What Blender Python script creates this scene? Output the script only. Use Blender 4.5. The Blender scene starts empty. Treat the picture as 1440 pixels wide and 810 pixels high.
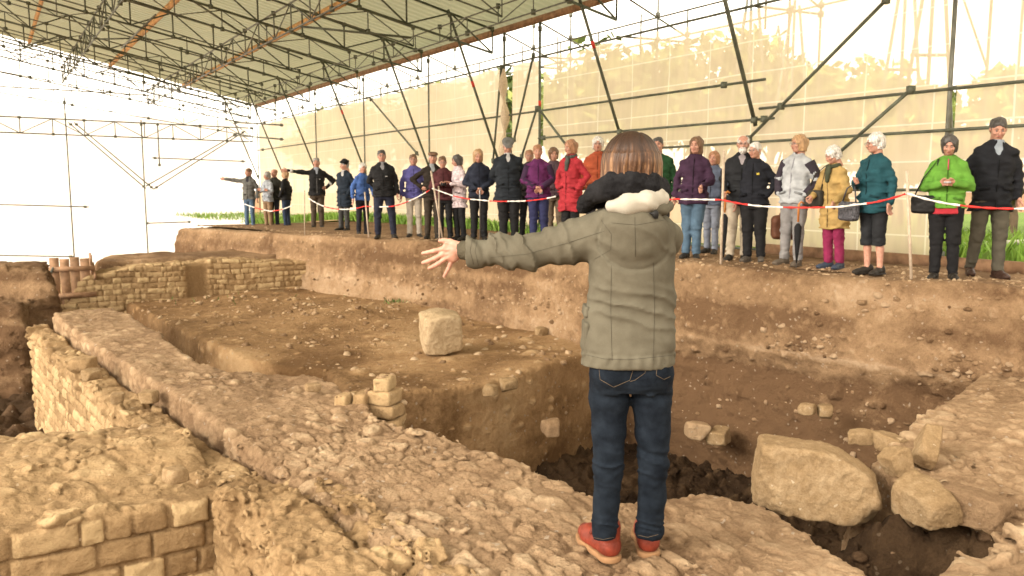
import bpy, math, random
import numpy as np
from mathutils import Vector, Matrix

# ---------------------------------------------------------------- camera, world, sun, exposure
SC = bpy.context.scene
COL = SC.collection
F = 1160.0
PITCH = math.atan(140.0 / F)
CZ = 1.39
cam_d = bpy.data.cameras.new("camera")
cam_d.sensor_width = 36.0
cam_d.lens = 36.0 * F / 1440.0
cam_d.clip_end = 3000
cam_d.dof.use_dof = True
cam_d.dof.focus_distance = 3.1
cam_d.dof.aperture_fstop = 8.0
cam = bpy.data.objects.new("camera", cam_d)
COL.objects.link(cam)
cam.location = (0, 0, CZ)
cam.rotation_euler = (math.radians(90) - PITCH, 0, 0)
SC.camera = cam

SUN_EL, SUN_AZ = math.radians(27), math.radians(-122)      # azimuth from +Y towards +X
world = bpy.data.worlds.new("World")
SC.world = world
world.use_nodes = True
wn = world.node_tree
wn.nodes.clear()
sky = wn.nodes.new("ShaderNodeTexSky")
sky.sky_type = 'NISHITA'
sky.sun_disc = False
sky.sun_elevation = SUN_EL
sky.sun_rotation = SUN_AZ
sky.air_density = 1.0
sky.dust_density = 3.0
hsv = wn.nodes.new("ShaderNodeHueSaturation")              # thin overcast: the blue is washed out
hsv.inputs["Saturation"].default_value = 0.22
wmx = wn.nodes.new("ShaderNodeMixRGB")
wmx.blend_type = 'MULTIPLY'
wmx.inputs[0].default_value = 1.0
wmx.inputs[2].default_value = (1.0, 0.905, 0.785, 1)
bg = wn.nodes.new("ShaderNodeBackground")
bg.inputs["Strength"].default_value = 0.15
wo = wn.nodes.new("ShaderNodeOutputWorld")
wn.links.new(sky.outputs[0], hsv.inputs["Color"])
ovc = wn.nodes.new("ShaderNodeMixRGB"); ovc.inputs[0].default_value = 0.5; ovc.inputs[2].default_value = (13.0, 12.6, 11.8, 1)   # even cloud layer
wn.links.new(hsv.outputs[0], ovc.inputs[1])
wn.links.new(ovc.outputs[0], wmx.inputs[1])
wn.links.new(wmx.outputs[0], bg.inputs["Color"])
wn.links.new(bg.outputs[0], wo.inputs["Surface"])
sun_d = bpy.data.lights.new("sun", 'SUN')
sun_d.energy = 1.0
sun_d.angle = math.radians(22)
sun_d.color = (1.0, 0.93, 0.82)
sun = bpy.data.objects.new("sun", sun_d)
COL.objects.link(sun)
sdir = Vector((math.sin(SUN_AZ) * math.cos(SUN_EL), math.cos(SUN_AZ) * math.cos(SUN_EL), math.sin(SUN_EL)))
sun.rotation_euler = sdir.to_track_quat('Z', 'Y').to_euler()
sun.location = (-20, -20, 30)

vs = SC.view_settings
vs.view_transform = 'Standard'
vs.look = 'None'
vs.gamma = 1.0
vs.exposure = 1.52
vs.use_curve_mapping = False
SC.render.engine = 'CYCLES'
SC.cycles.use_denoising = True
SC.cycles.max_bounces = 7
SC.cycles.diffuse_bounces = 4
SC.cycles.transparent_max_bounces = 12
SC.cycles.transmission_bounces = 4
SC.cycles.glossy_bounces = 2
SC.cycles.caustics_reflective = False
SC.cycles.caustics_refractive = False

# ---------------------------------------------------------------- helpers
cp, sp = math.cos(PITCH), math.sin(PITCH)
def ray(px, py):
    r, v = (px - 720) / F, -(py - 405) / F
    return (r, cp + v * sp, -sp + v * cp)
def onz(px, py, z):
    d = ray(px, py); k = (z - CZ) / d[2]
    return (d[0] * k, d[1] * k, z)
def ond(px, py, y):
    d = ray(px, py); k = y / d[1]
    return (d[0] * k, y, CZ + d[2] * k)
def lerp(a, b, t): return a + (b - a) * t
def sstep(a, b, x):
    t = np.clip((x - a) / (b - a), 0, 1)
    return t * t * (3 - 2 * t)

rng = np.random.default_rng(7)
random.seed(7)

def hsh(ix, iy, iz, seed=0):
    h = (ix.astype(np.uint32) * np.uint32(374761393) + iy.astype(np.uint32) * np.uint32(668265263)
         + iz.astype(np.uint32) * np.uint32(2246822519) + np.uint32((seed * 2654435761) & 0xffffffff))
    h = (h ^ (h >> np.uint32(13))) * np.uint32(1274126177)
    h = (h ^ (h >> np.uint32(16))) * np.uint32(2246822519)
    return h ^ (h >> np.uint32(15))
def h01(ix, iy, iz, seed=0):
    return (hsh(ix, iy, iz, seed) & np.uint32(0xffffff)).astype(np.float32) / np.float32(0xffffff)
def vnoise(P, s=1.0, seed=0):
    """value noise in -1..1 ; s = feature size (scalar or 3)"""
    Q = (P / np.asarray(s, np.float32)).astype(np.float32) + np.float32(seed * 17.31)
    i = np.floor(Q).astype(np.int32); f = Q - i; f = f * f * f * (f * (f * 6 - 15) + 10)
    out = 0
    for a in (0, 1):
        wx = f[:, 0] if a else 1 - f[:, 0]
        for b in (0, 1):
            wy = f[:, 1] if b else 1 - f[:, 1]
            for c in (0, 1):
                wz = f[:, 2] if c else 1 - f[:, 2]
                out = out + wx * wy * wz * h01(i[:, 0] + a, i[:, 1] + b, i[:, 2] + c, seed)
    return out * 2 - 1
def fbm(P, s=1.0, o=4, seed=0, g=0.5):
    a, t, n = 1.0, 0, 0
    s = np.asarray(s, np.float32)
    for k in range(o):
        t = t + a * vnoise(P, s, seed + k); n += a
        a *= g; s = s * 0.5
    return t / n
def voro(P, s=1.0, seed=0):
    """F1, F2 (in cell units) and a random value per cell"""
    Q = (P / np.asarray(s, np.float32)).astype(np.float32)
    b = np.floor(Q - 0.5).astype(np.int32)
    n = len(Q)
    f1 = np.full(n, 9, np.float32); f2 = np.full(n, 9, np.float32); idv = np.zeros(n, np.float32)
    for a in (0, 1):
        for c in (0, 1):
            for d in (0, 1):
                ii, jj, kk = b[:, 0] + a, b[:, 1] + c, b[:, 2] + d
                h = hsh(ii, jj, kk, seed)
                ox = 0.5 + ((h & np.uint32(1023)).astype(np.float32) / 1023 - .5) * .7
                oy = 0.5 + (((h >> np.uint32(10)) & np.uint32(1023)).astype(np.float32) / 1023 - .5) * .7
                oz = 0.5 + (((h >> np.uint32(20)) & np.uint32(1023)).astype(np.float32) / 1023 - .5) * .7
                dd = np.sqrt((ii + ox - Q[:, 0]) ** 2 + (jj + oy - Q[:, 1]) ** 2 + (kk + oz - Q[:, 2]) ** 2)
                r = h01(ii, jj, kk, seed + 99)
                m = dd < f1
                f2 = np.where(m, f1, np.minimum(f2, dd)); idv = np.where(m, r, idv); f1 = np.where(m, dd, f1)
    return f1, f2, idv

class Grid:
    """a signed distance field on a regular grid, meshed by surface nets"""
    def __init__(s, lo, hi, h):
        s.lo = np.array(lo, np.float32); s.h = np.float32(h)
        s.n = [max(4, int(math.ceil((hi[k] - lo[k]) / h)) + 1) for k in range(3)]
        s.ax = [s.lo[k] + s.h * np.arange(s.n[k], dtype=np.float32) for k in range(3)]
        s.f = np.full(s.n, 9.0, np.float32)
    def sub(s, blo, bhi):
        sl = []
        for k in range(3):
            a = max(0, int((blo[k] - s.lo[k]) / s.h)); b = min(s.n[k], int((bhi[k] - s.lo[k]) / s.h) + 2)
            if b - a < 1: return None
            sl.append(slice(a, b))
        return tuple(sl), s.ax[0][sl[0]][:, None, None], s.ax[1][sl[1]][None, :, None], s.ax[2][sl[2]][None, None, :]
    def put(s, fn, blo, bhi, k=0.0, cut=False):
        m = k + 3 * s.h
        r = s.sub([b - m for b in blo], [b + m for b in bhi])
        if r is None: return s
        sl, X, Y, Z = r
        d = fn(X, Y, Z); f = s.f[sl]
        if cut:
            if k > 0:
                hh = np.clip(.5 + .5 * (f - (-d)) / k, 0, 1); hh = 1 - hh
                s.f[sl] = f * (1 - hh) + (-d) * hh + k * hh * (1 - hh)
            else: s.f[sl] = np.maximum(f, -d)
        else:
            if k > 0:
                hh = np.clip(.5 + .5 * (f - d) / k, 0, 1)
                s.f[sl] = f * (1 - hh) + d * hh - k * hh * (1 - hh)
            else: s.f[sl] = np.minimum(f, d)
        return s
    def cap(s, a, b, ra, rb=None, k=0.02, cut=False):
        rb = ra if rb is None else rb
        a = np.array(a, np.float32); b = np.array(b, np.float32); ba = b - a; L = float(ba @ ba) + 1e-9
        def fn(X, Y, Z):
            px, py, pz = X - a[0], Y - a[1], Z - a[2]
            t = np.clip((px * ba[0] + py * ba[1] + pz * ba[2]) / L, 0, 1)
            return np.sqrt((px - ba[0] * t) ** 2 + (py - ba[1] * t) ** 2 + (pz - ba[2] * t) ** 2) - (ra + (rb - ra) * t)
        R = max(ra, rb)
        return s.put(fn, np.minimum(a, b) - R, np.maximum(a, b) + R, k, cut)
    def chain(s, pts, rs, k=0.02):
        for i in range(len(pts) - 1): s.cap(pts[i], pts[i + 1], rs[i], rs[i + 1], k)
        return s
    def ell(s, c, r, k=0.02, cut=False, R=None):
        c = np.array(c, np.float32); r = np.array(r, np.float32)
        M = None if R is None else np.array(R, np.float32).T
        def fn(X, Y, Z):
            p = [X - c[0], Y - c[1], Z - c[2]]
            if M is not None: p = [M[i, 0] * p[0] + M[i, 1] * p[1] + M[i, 2] * p[2] for i in range(3)]
            k0 = np.sqrt((p[0] / r[0]) ** 2 + (p[1] / r[1]) ** 2 + (p[2] / r[2]) ** 2)
            k1 = np.sqrt((p[0] / r[0] ** 2) ** 2 + (p[1] / r[1] ** 2) ** 2 + (p[2] / r[2] ** 2) ** 2) + 1e-6
            return k0 * (k0 - 1) / k1
        e = r if R is None else np.full(3, r.max())
        return s.put(fn, c - e, c + e, k, cut)
    def loft(s, rows, n=2.2, k=0.02, cut=False):
        """rows of (z, cx, cy, rx, ry), rising z"""
        A = np.array(rows, np.float32)
        def fn(X, Y, Z):
            z = Z.ravel()
            cx, cy, rx, ry = [np.interp(z, A[:, 0], A[:, i]).astype(np.float32)[None, None, :] for i in (1, 2, 3, 4)]
            d = ((np.abs((X - cx) / rx) ** n + np.abs((Y - cy) / ry) ** n) ** (1 / n) - 1) * np.minimum(rx, ry)
            dz = np.maximum(Z - A[-1, 0], A[0, 0] - Z)
            return np.maximum(d, dz)
        R = max(A[:, 3].max(), A[:, 4].max())
        return s.put(fn, (A[:, 1].min() - R, A[:, 2].min() - R, A[0, 0]), (A[:, 1].max() + R, A[:, 2].max() + R, A[-1, 0]), k, cut)
    def box(s, c, hs, rd=0.01, k=0.0, cut=False, R=None):
        c = np.array(c, np.float32); hs = np.array(hs, np.float32) - rd
        M = None if R is None else np.array(R, np.float32).T
        def fn(X, Y, Z):
            p = [X - c[0], Y - c[1], Z - c[2]]
            if M is not None: p = [M[i, 0] * p[0] + M[i, 1] * p[1] + M[i, 2] * p[2] for i in range(3)]
            q = [np.abs(p[i]) - hs[i] for i in range(3)]
            o = np.sqrt(sum(np.maximum(v, 0) ** 2 for v in q))
            return o + np.minimum(np.maximum(q[0], np.maximum(q[1], q[2])), 0) - rd
        e = hs + rd if R is None else np.full(3, float(np.linalg.norm(hs)) + rd)
        return s.put(fn, c - e, c + e, k, cut)
    def disp(s, fn, band):
        """push the surface out by fn(points)"""
        m = np.abs(s.f) < band
        ii = np.nonzero(m)
        P = np.stack([s.ax[0][ii[0]], s.ax[1][ii[1]], s.ax[2][ii[2]]], 1)
        s.f[ii] -= fn(P)
        return s
    def clip(s, z0=None):
        s.f[0], s.f[-1] = 9, 9; s.f[:, 0], s.f[:, -1] = 9, 9; s.f[:, :, 0], s.f[:, :, -1] = 9, 9
        return s
    def mesh(s):
        f = s.f; n = s.n
        ins = f < 0
        cnt = np.zeros([n[0] - 1, n[1] - 1, n[2] - 1], np.int8)
        for a in (0, 1):
            for b in (0, 1):
                for c in (0, 1): cnt += ins[a:n[0] - 1 + a, b:n[1] - 1 + b, c:n[2] - 1 + c]
        act = (cnt > 0) & (cnt < 8)
        I, J, K = np.nonzero(act)
        idx = np.full(act.shape, -1, np.int32); idx[I, J, K] = np.arange(len(I))
        acc = np.zeros((len(I), 3), np.float32); w = np.zeros(len(I), np.float32)
        for ax in range(3):
            o = [k for k in range(3) if k != ax]
            for u in (0, 1):
                for v in (0, 1):
                    A = [I, J, K]; A[o[0]] = A[o[0]] + u; A[o[1]] = A[o[1]] + v
                    B = list(A); B[ax] = B[ax] + 1
                    fa, fb = f[tuple(A)], f[tuple(B)]
                    m = (fa < 0) != (fb < 0)
                    t = np.where(m, fa / np.where(m, fa - fb, 1), 0)
                    t = np.clip(t, 0.02, .98)
                    off = np.zeros((len(I), 3), np.float32); off[:, ax] = t; off[:, o[0]] = u; off[:, o[1]] = v
                    acc += off * m[:, None]; w += m
        V = (np.stack([I, J, K], 1) + acc / w[:, None]) * s.h + s.lo
        Q = []
        for ax in range(3):
            o1, o2 = (ax + 1) % 3, (ax + 2) % 3
            sa = [slice(None)] * 3; sb = [slice(None)] * 3
            sa[ax] = slice(0, n[ax] - 1); sb[ax] = slice(1, n[ax])
            for o in (o1, o2): sa[o] = slice(1, n[o] - 1); sb[o] = slice(1, n[o] - 1)
            a, b = ins[tuple(sa)], ins[tuple(sb)]
            e = np.nonzero(a != b)
            flip = ~a[e]
            c = [e[0].copy(), e[1].copy(), e[2].copy()]
            c[o1] += 1; c[o2] += 1
            def cell(d1, d2):
                q = [c[0], c[1], c[2]]
                q = list(q); q[o1] = q[o1] - d1; q[o2] = q[o2] - d2
                return idx[tuple(q)]
            q = np.stack([cell(1, 1), cell(0, 1), cell(0, 0), cell(1, 0)], 1)
            q[flip] = q[flip][:, ::-1]
            Q.append(q)
        Q = np.concatenate(Q)
        return V, Q[(Q >= 0).all(1)]

def mesh_np(name, V, Q, mat=None, parent=None, smooth=True, tone=None, rank=4, mats=None, midx=None):
    me = bpy.data.meshes.new(name)
    V = np.asarray(V, np.float32); Q = np.asarray(Q, np.int32)
    k = Q.shape[1]
    me.vertices.add(len(V)); me.vertices.foreach_set('co', V.ravel())
    me.loops.add(Q.size); me.loops.foreach_set('vertex_index', Q.ravel())
    me.polygons.add(len(Q)); me.polygons.foreach_set('loop_start', np.arange(len(Q), dtype=np.int32) * k)
    if smooth: me.polygons.foreach_set('use_smooth', np.ones(len(Q), bool))
    if tone is not None:
        at = me.attributes.new('tone', 'FLOAT', 'POINT'); at.data.foreach_set('value', np.asarray(tone, np.float32))
    for m in (mats or ([mat] if mat else [])): me.materials.append(m)
    if midx is not None: me.polygons.foreach_set('material_index', np.asarray(midx, np.int32))
    me.update(calc_edges=True)
    o = bpy.data.objects.new(name, me); COL.objects.link(o)
    if parent: o.parent = parent
    return o
def join(parts):
    """[(V,Q),...] -> one V,Q"""
    vs_, qs, n = [], [], 0
    for V, Q in parts:
        vs_.append(np.asarray(V, np.float32)); qs.append(np.asarray(Q) + n); n += len(V)
    return np.concatenate(vs_), np.concatenate(qs)
def xf(VQ, M):
    V, Q = VQ; M = np.array(M, np.float32)
    return V @ M[:3, :3].T + M[:3, 3], Q
def tag(o, label=None, cat=None, group=None, kind=None):
    if label: o['label'] = label
    if cat: o['category'] = cat
    if group: o['group'] = group
    if kind: o['kind'] = kind
    return o
def empty(name, loc=(0, 0, 0), rz=0.0):
    o = bpy.data.objects.new(name, None); COL.objects.link(o)
    o.location = loc; o.rotation_euler = (0, 0, rz); o.empty_display_size = .1
    return o
def seg(a, b, r=0.024, n=8, r2=None):
    """closed tube between two points as quads/tri fans folded to quads"""
    a, b = np.array(a, float), np.array(b, float); d = b - a; d /= np.linalg.norm(d) + 1e-9
    u = np.cross(d, (0, 0, 1.0)) if abs(d[2]) < .9 else np.cross(d, (1.0, 0, 0)); u /= np.linalg.norm(u); v = np.cross(d, u)
    r2 = r if r2 is None else r2
    t = np.arange(n) * 2 * math.pi / n
    ring = np.outer(np.cos(t), u) + np.outer(np.sin(t), v)
    V = np.concatenate([a + ring * r, b + ring * r2, [a], [b]])
    Q = []
    for i in range(n):
        j = (i + 1) % n
        Q.append((i, j, n + j, n + i))
    for i in range(0, n, 2):
        Q.append((2 * n, (i + 2) % n, (i + 1) % n, i)); Q.append((2 * n + 1, n + i, n + (i + 1) % n, n + (i + 2) % n))
    return V, np.array(Q)
def boxm(lo, hi, M=None):
    x0, y0, z0 = lo; x1, y1, z1 = hi
    V = np.array([(x0, y0, z0), (x1, y0, z0), (x1, y1, z0), (x0, y1, z0), (x0, y0, z1), (x1, y0, z1), (x1, y1, z1), (x0, y1, z1)], float)
    Q = np.array([(3, 2, 1, 0), (4, 5, 6, 7), (0, 1, 5, 4), (1, 2, 6, 5), (2, 3, 7, 6), (3, 0, 4, 7)])
    return xf((V, Q), M) if M is not None else (V, Q)
def tube_path(pts, r, n=8, rs=None):
    pts = [np.array(p, float) for p in pts]; R = []
    pv = None
    for i, p in enumerate(pts):
        d = pts[min(i + 1, len(pts) - 1)] - pts[max(i - 1, 0)]; d /= np.linalg.norm(d) + 1e-9
        if pv is None: u = np.cross(d, (0, 0, 1.0)) if abs(d[2]) < .9 else np.cross(d, (1.0, 0, 0))
        else: u = pv - d * (pv @ d)
        u /= np.linalg.norm(u); pv = u; v = np.cross(d, u)
        t = np.arange(n) * 2 * math.pi / n
        R.append(p + (np.outer(np.cos(t), u) + np.outer(np.sin(t), v)) * (r if rs is None else rs[i]))
    V = np.concatenate(R + [[pts[0]], [pts[-1]]]); Q = []
    m = len(pts)
    for i in range(m - 1):
        for k in range(n):
            j = (k + 1) % n; Q.append((i * n + k, i * n + j, (i + 1) * n + j, (i + 1) * n + k))
    for k in range(0, n, 2):
        Q.append((m * n, (k + 2) % n, (k + 1) % n, k)); b = (m - 1) * n
        Q.append((m * n + 1, b + k, b + (k + 1) % n, b + (k + 2) % n))
    return V, np.array(Q)

# ---------------------------------------------------------------- materials
MATS = {}
def nodes(name):
    m = bpy.data.materials.new(name); m.use_nodes = True; nt = m.node_tree
    b = nt.nodes["Principled BSDF"]
    return m, nt, b, nt.nodes["Material Output"]
def N(nt, t, **kw):
    n = nt.nodes.new(t)
    for k, v in kw.items():
        if k in n.inputs: n.inputs[k].default_value = v
        else: setattr(n, k, v)
    return n
def ramp(nt, fac, stops):
    r = nt.nodes.new("ShaderNodeValToRGB")
    e = r.color_ramp.elements
    while len(e) < len(stops): e.new(0.5)
    for i, (p, c) in enumerate(stops): e[i].position = p; e[i].color = (*c, 1)
    nt.links.new(fac, r.inputs[0]); return r.outputs[0]
def mixc(nt, fac, a, b, mode='MIX'):
    m = nt.nodes.new("ShaderNodeMixRGB"); m.blend_type = mode
    for i, v in ((0, fac), (1, a), (2, b)):
        if hasattr(v, 'is_linked') or hasattr(v, 'links'): nt.links.new(v, m.inputs[i])
        elif isinstance(v, tuple): m.inputs[i].default_value = (*v, 1)
        else: m.inputs[i].default_value = v
    return m.outputs[0]
def mth(nt, op, a, b=0.0):
    m = nt.nodes.new("ShaderNodeMath"); m.operation = op
    for i, v in ((0, a), (1, b)):
        if hasattr(v, 'links'): nt.links.new(v, m.inputs[i])
        else: m.inputs[i].default_value = v
    return m.outputs[0]
def plain(name, c, rough=.8, metal=0.0, var=.15, scale=30, bump=0.0, bscale=200, sheen=0, spec=.3):
    if name in MATS: return MATS[name]
    m, nt, b, o = nodes(name)
    tc = N(nt, "ShaderNodeTexCoord")
    n = N(nt, "ShaderNodeTexNoise", Scale=scale, Detail=4.0); nt.links.new(tc.outputs["Object"], n.inputs["Vector"])
    c2 = tuple(max(0, x * (1 - var)) for x in c); c3 = tuple(min(1, x * (1 + var)) for x in c)
    nt.links.new(ramp(nt, n.outputs[0], [(.3, c2), (.7, c3)]), b.inputs["Base Color"])
    b.inputs["Roughness"].default_value = rough; b.inputs["Metallic"].default_value = metal
    b.inputs["Specular IOR Level"].default_value = spec
    if bump:
        n2 = N(nt, "ShaderNodeTexNoise", Scale=bscale, Detail=3.0); nt.links.new(tc.outputs["Object"], n2.inputs["Vector"])
        bp = N(nt, "ShaderNodeBump", Strength=bump, Distance=.004); nt.links.new(n2.outputs[0], bp.inputs["Height"])
        nt.links.new(bp.outputs[0], b.inputs["Normal"])
    if sheen: b.inputs["Sheen Weight"].default_value = sheen
    MATS[name] = m
    return m
def rocky(name, dark, mid, light, pebble=(.42, .34, .25), peb=.25, s=1.0, red=None, bump=1.0, tone=False):
    """soil / rubble / weathered stone: several noise scales, pale grit and stones, fine bump"""
    m, nt, b, o = nodes(name); L = nt.links.new
    tc = N(nt, "ShaderNodeTexCoord"); P = tc.outputs["Object"]
    n1 = N(nt, "ShaderNodeTexNoise", Scale=1.3 * s, Detail=6.0, Roughness=.62); L(P, n1.inputs["Vector"])
    n2 = N(nt, "ShaderNodeTexNoise", Scale=14 * s, Detail=8.0, Roughness=.7); L(P, n2.inputs["Vector"])
    n5 = N(nt, "ShaderNodeTexNoise", Scale=75 * s, Detail=4.0, Roughness=.75); L(P, n5.inputs["Vector"])
    f = mth(nt, 'ADD', mth(nt, 'MULTIPLY', n1.outputs[0], .36), mth(nt, 'MULTIPLY', n2.outputs[0], .40)); f = mth(nt, 'ADD', f, mth(nt, 'MULTIPLY', n5.outputs[0], .26))
    if tone:
        at = N(nt, "ShaderNodeAttribute", attribute_name='tone')
        f = mth(nt, 'ADD', mth(nt, 'MULTIPLY', f, .6), mth(nt, 'MULTIPLY', at.outputs["Fac"], .42))
    col = ramp(nt, f, [(.37, dark), (.5, mid), (.63, light)])
    nd = N(nt, "ShaderNodeTexNoise", Scale=22 * s, Detail=2.0); L(P, nd.inputs["Vector"])
    v = N(nt, "ShaderNodeTexVoronoi", Scale=30 * s, feature='F1'); L(mixc(nt, .045, P, nd.outputs["Color"], 'ADD'), v.inputs["Vector"])
    v.inputs["Randomness"].default_value = 1.0
    n3 = N(nt, "ShaderNodeTexNoise", Scale=3.5 * s, Detail=3.0); L(P, n3.inputs["Vector"])
    sc_ = nt.nodes.new("ShaderNodeSeparateColor"); L(v.outputs["Color"], sc_.inputs[0])
    pm = mth(nt, 'MULTIPLY', mth(nt, 'LESS_THAN', v.outputs["Distance"], .33), mth(nt, 'GREATER_THAN', sc_.outputs[0], 1 - peb * .55))
    pm = mth(nt, 'MULTIPLY', pm, .55)
    col = mixc(nt, pm, col, pebble)
    if red:
        rm = mth(nt, 'MULTIPLY', mth(nt, 'LESS_THAN', v.outputs["Distance"], .4), mth(nt, 'GREATER_THAN', sc_.outputs[1], .975))
        col = mixc(nt, rm, col, red)
    L(col, b.inputs["Base Color"]); b.inputs["Roughness"].default_value = .95; b.inputs["Specular IOR Level"].default_value = .12
    hgt = mth(nt, 'ADD', mth(nt, 'MULTIPLY', n2.outputs[0], 1.0), mth(nt, 'MULTIPLY', pm, .22))
    bp = N(nt, "ShaderNodeBump", Strength=1.0 * bump, Distance=.05 / s); L(hgt, bp.inputs["Height"])
    n4 = N(nt, "ShaderNodeTexNoise", Scale=70 * s, Detail=5.0, Roughness=.7); L(P, n4.inputs["Vector"])
    bp2 = N(nt, "ShaderNodeBump", Strength=.9 * bump, Distance=.014 / s); L(n4.outputs[0], bp2.inputs["Height"]); L(bp.outputs[0], bp2.inputs["Normal"])
    L(bp2.outputs[0], b.inputs["Normal"])
    MATS[name] = m
    return m
M_bank = rocky("bank_earth", (.145, .084, .044), (.315, .202, .112), (.46, .325, .205), pebble=(.42, .33, .24), peb=.13, s=.8, tone=True)
M_floor = rocky("floor_earth", (.17, .095, .042), (.35, .215, .105), (.48, .325, .175), peb=.10, s=.7, tone=True)
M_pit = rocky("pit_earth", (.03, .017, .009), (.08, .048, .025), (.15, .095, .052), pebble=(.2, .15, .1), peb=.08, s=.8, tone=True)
M_rub = rocky("rubble_stone", (.215, .132, .072), (.38, .255, .148), (.53, .385, .24), pebble=(.5, .42, .33), peb=.10, s=1.0, tone=True)
M_brick = rocky("yellow_brick", (.20, .125, .06), (.355, .24, .125), (.50, .365, .20), pebble=(.5, .4, .28), peb=.03, s=1.0, tone=True, bump=.7)
M_block = rocky("pale_limestone", (.17, .108, .052), (.27, .182, .096), (.37, .27, .16), pebble=(.55, .46, .34), peb=.03, s=1.1, bump=.6)
M_boulder = rocky("cream_limestone", (.26, .18, .10), (.42, .31, .185), (.55, .43, .28), pebble=(.5, .42, .3), peb=.03, s=1.1, bump=.8)
M_clod = rocky("dark_clods", (.06, .035, .018), (.14, .085, .048), (.24, .155, .09), peb=.05, s=.9, tone=True)
M_steel = plain("galvanised_tube", (.16, .165, .14), rough=.55, metal=.35, var=.35, scale=6)
M_steel_d = plain("weathered_tube", (.11, .12, .09), rough=.6, metal=.3, var=.35, scale=5)
M_wood = plain("orange_timber", (.60, .33, .13), rough=.7, var=.3, scale=3)
M_plank = plain("weathered_plank", (.32, .19, .11), rough=.8, var=.35, scale=8)
M_red = plain("red_marking_tape", (.55, .04, .025), rough=.5)

# ---------------------------------------------------------------- ruins and earth
U = np.array((-.59, .807)); U /= np.linalg.norm(U); Vv = np.array((U[1], -U[0]))
def to_uv(p): p = np.asarray(p, float); return (p[..., 0] * U[0] + p[..., 1] * U[1], p[..., 0] * Vv[0] + p[..., 1] * Vv[1])
def from_uv(V):
    W = V.copy(); W[:, 0] = V[:, 0] * U[0] + V[:, 1] * Vv[0]; W[:, 1] = V[:, 0] * U[1] + V[:, 1] * Vv[1]; return W
def poly2(X, Y, pts):
    """signed distance to a polygon, negative inside (arrays X,Y)"""
    d = np.full(X.shape, 1e9, np.float32); ins = np.zeros(X.shape, bool); n = len(pts)
    for i in range(n):
        ax, ay = pts[i]; bx, by = pts[(i + 1) % n]
        ex, ey = bx - ax, by - ay; wx, wy = X - ax, Y - ay
        t = np.clip((wx * ex + wy * ey) / (ex * ex + ey * ey + 1e-12), 0, 1)
        d = np.minimum(d, (wx - ex * t) ** 2 + (wy - ey * t) ** 2)
        c = ((ay > Y) != (by > Y)) & (X < ex * (Y - ay) / (ey if abs(ey) > 1e-9 else 1e-9) + ax)
        ins ^= c
    d = np.sqrt(d)
    return np.where(ins, -d, d).astype(np.float32)
def slab(lo, hi, h, poly, ztop, zbot, spread=None, rnd=.03, frame='uv', pat=None, band=.15, tonef=None):
    """solid with the given outline; ztop may be a function of (X,Y); spread(X,Y,Z) grows the outline with depth"""
    g = Grid(lo, hi, h)
    if frame == 'uv': poly = [tuple(float(c) for c in to_uv(p[:2])) for p in poly]
    X, Y = np.meshgrid(g.ax[0], g.ax[1], indexing='ij')
    d2 = poly2(X, Y, poly)
    zt = ztop(X, Y) if callable(ztop) else np.full(X.shape, ztop, np.float32)
    Z = g.ax[2][None, None, :]
    a = d2[:, :, None] + np.zeros_like(Z)
    if spread is not None: a = a - spread(X[:, :, None], Y[:, :, None], Z)
    b = (Z - zt[:, :, None])
    k = rnd
    hh = np.clip(.5 + .5 * (b - a) / k, 0, 1)
    f = a * (1 - hh) + b * hh + k * hh * (1 - hh)
    g.f = np.maximum(f, zbot - Z).astype(np.float32)
    if pat is not None: g.disp(lambda P: pat(P)[0], band)
    g.clip()
    V, Q = g.mesh()
    T = pat(V)[1] if pat is not None else np.zeros(len(V))
    if frame == 'uv': V = from_uv(V)
    return V, Q, T
def solid(name, chunks, mat, parent=None, **kw):
    V, Q = join([(c[0], c[1]) for c in chunks]); T = np.concatenate([c[2] for c in chunks])
    return mesh_np(name, V, Q, mat, parent, tone=T, **kw)

def cobbles(P, s=.11, amp=.022, seed=1, ani=(1.5, .9, .8)):
    """rubble core: stones of several sizes standing proud of worn mortar"""
    W = P + np.stack([fbm(P, .35, 2, seed + 5), fbm(P, .35, 2, seed + 6), fbm(P, .35, 2, seed + 7)], 1) * .06
    f1, f2, r = voro(W, np.array(ani) * s, seed)
    e = np.clip((f2 - f1) * 2.6, 0, 1)
    st = np.clip((vnoise(P, .42, seed + 11) + .75), .12, 1)
    g1, g2, q = voro(W, np.array(ani) * s * .42, seed + 3)
    e2 = np.clip((g2 - g1) * 2.4, 0, 1)
    pl = np.minimum(e * 2.4, 1) * (.35 + .8 * r)
    d = amp * st * (pl - .4) * 1.0 + amp * .45 * (np.minimum(e2 * 1.4, 1) * (.2 + q) - .3) + amp * 1.1 * fbm(P, (.16, .16, .07), 5, seed + 20, .62)
    tone = .25 + .5 * e * (r - .15) * st + .18 * e2 * q + .12 * vnoise(P, .5, seed + 30)
    return d, tone
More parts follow.
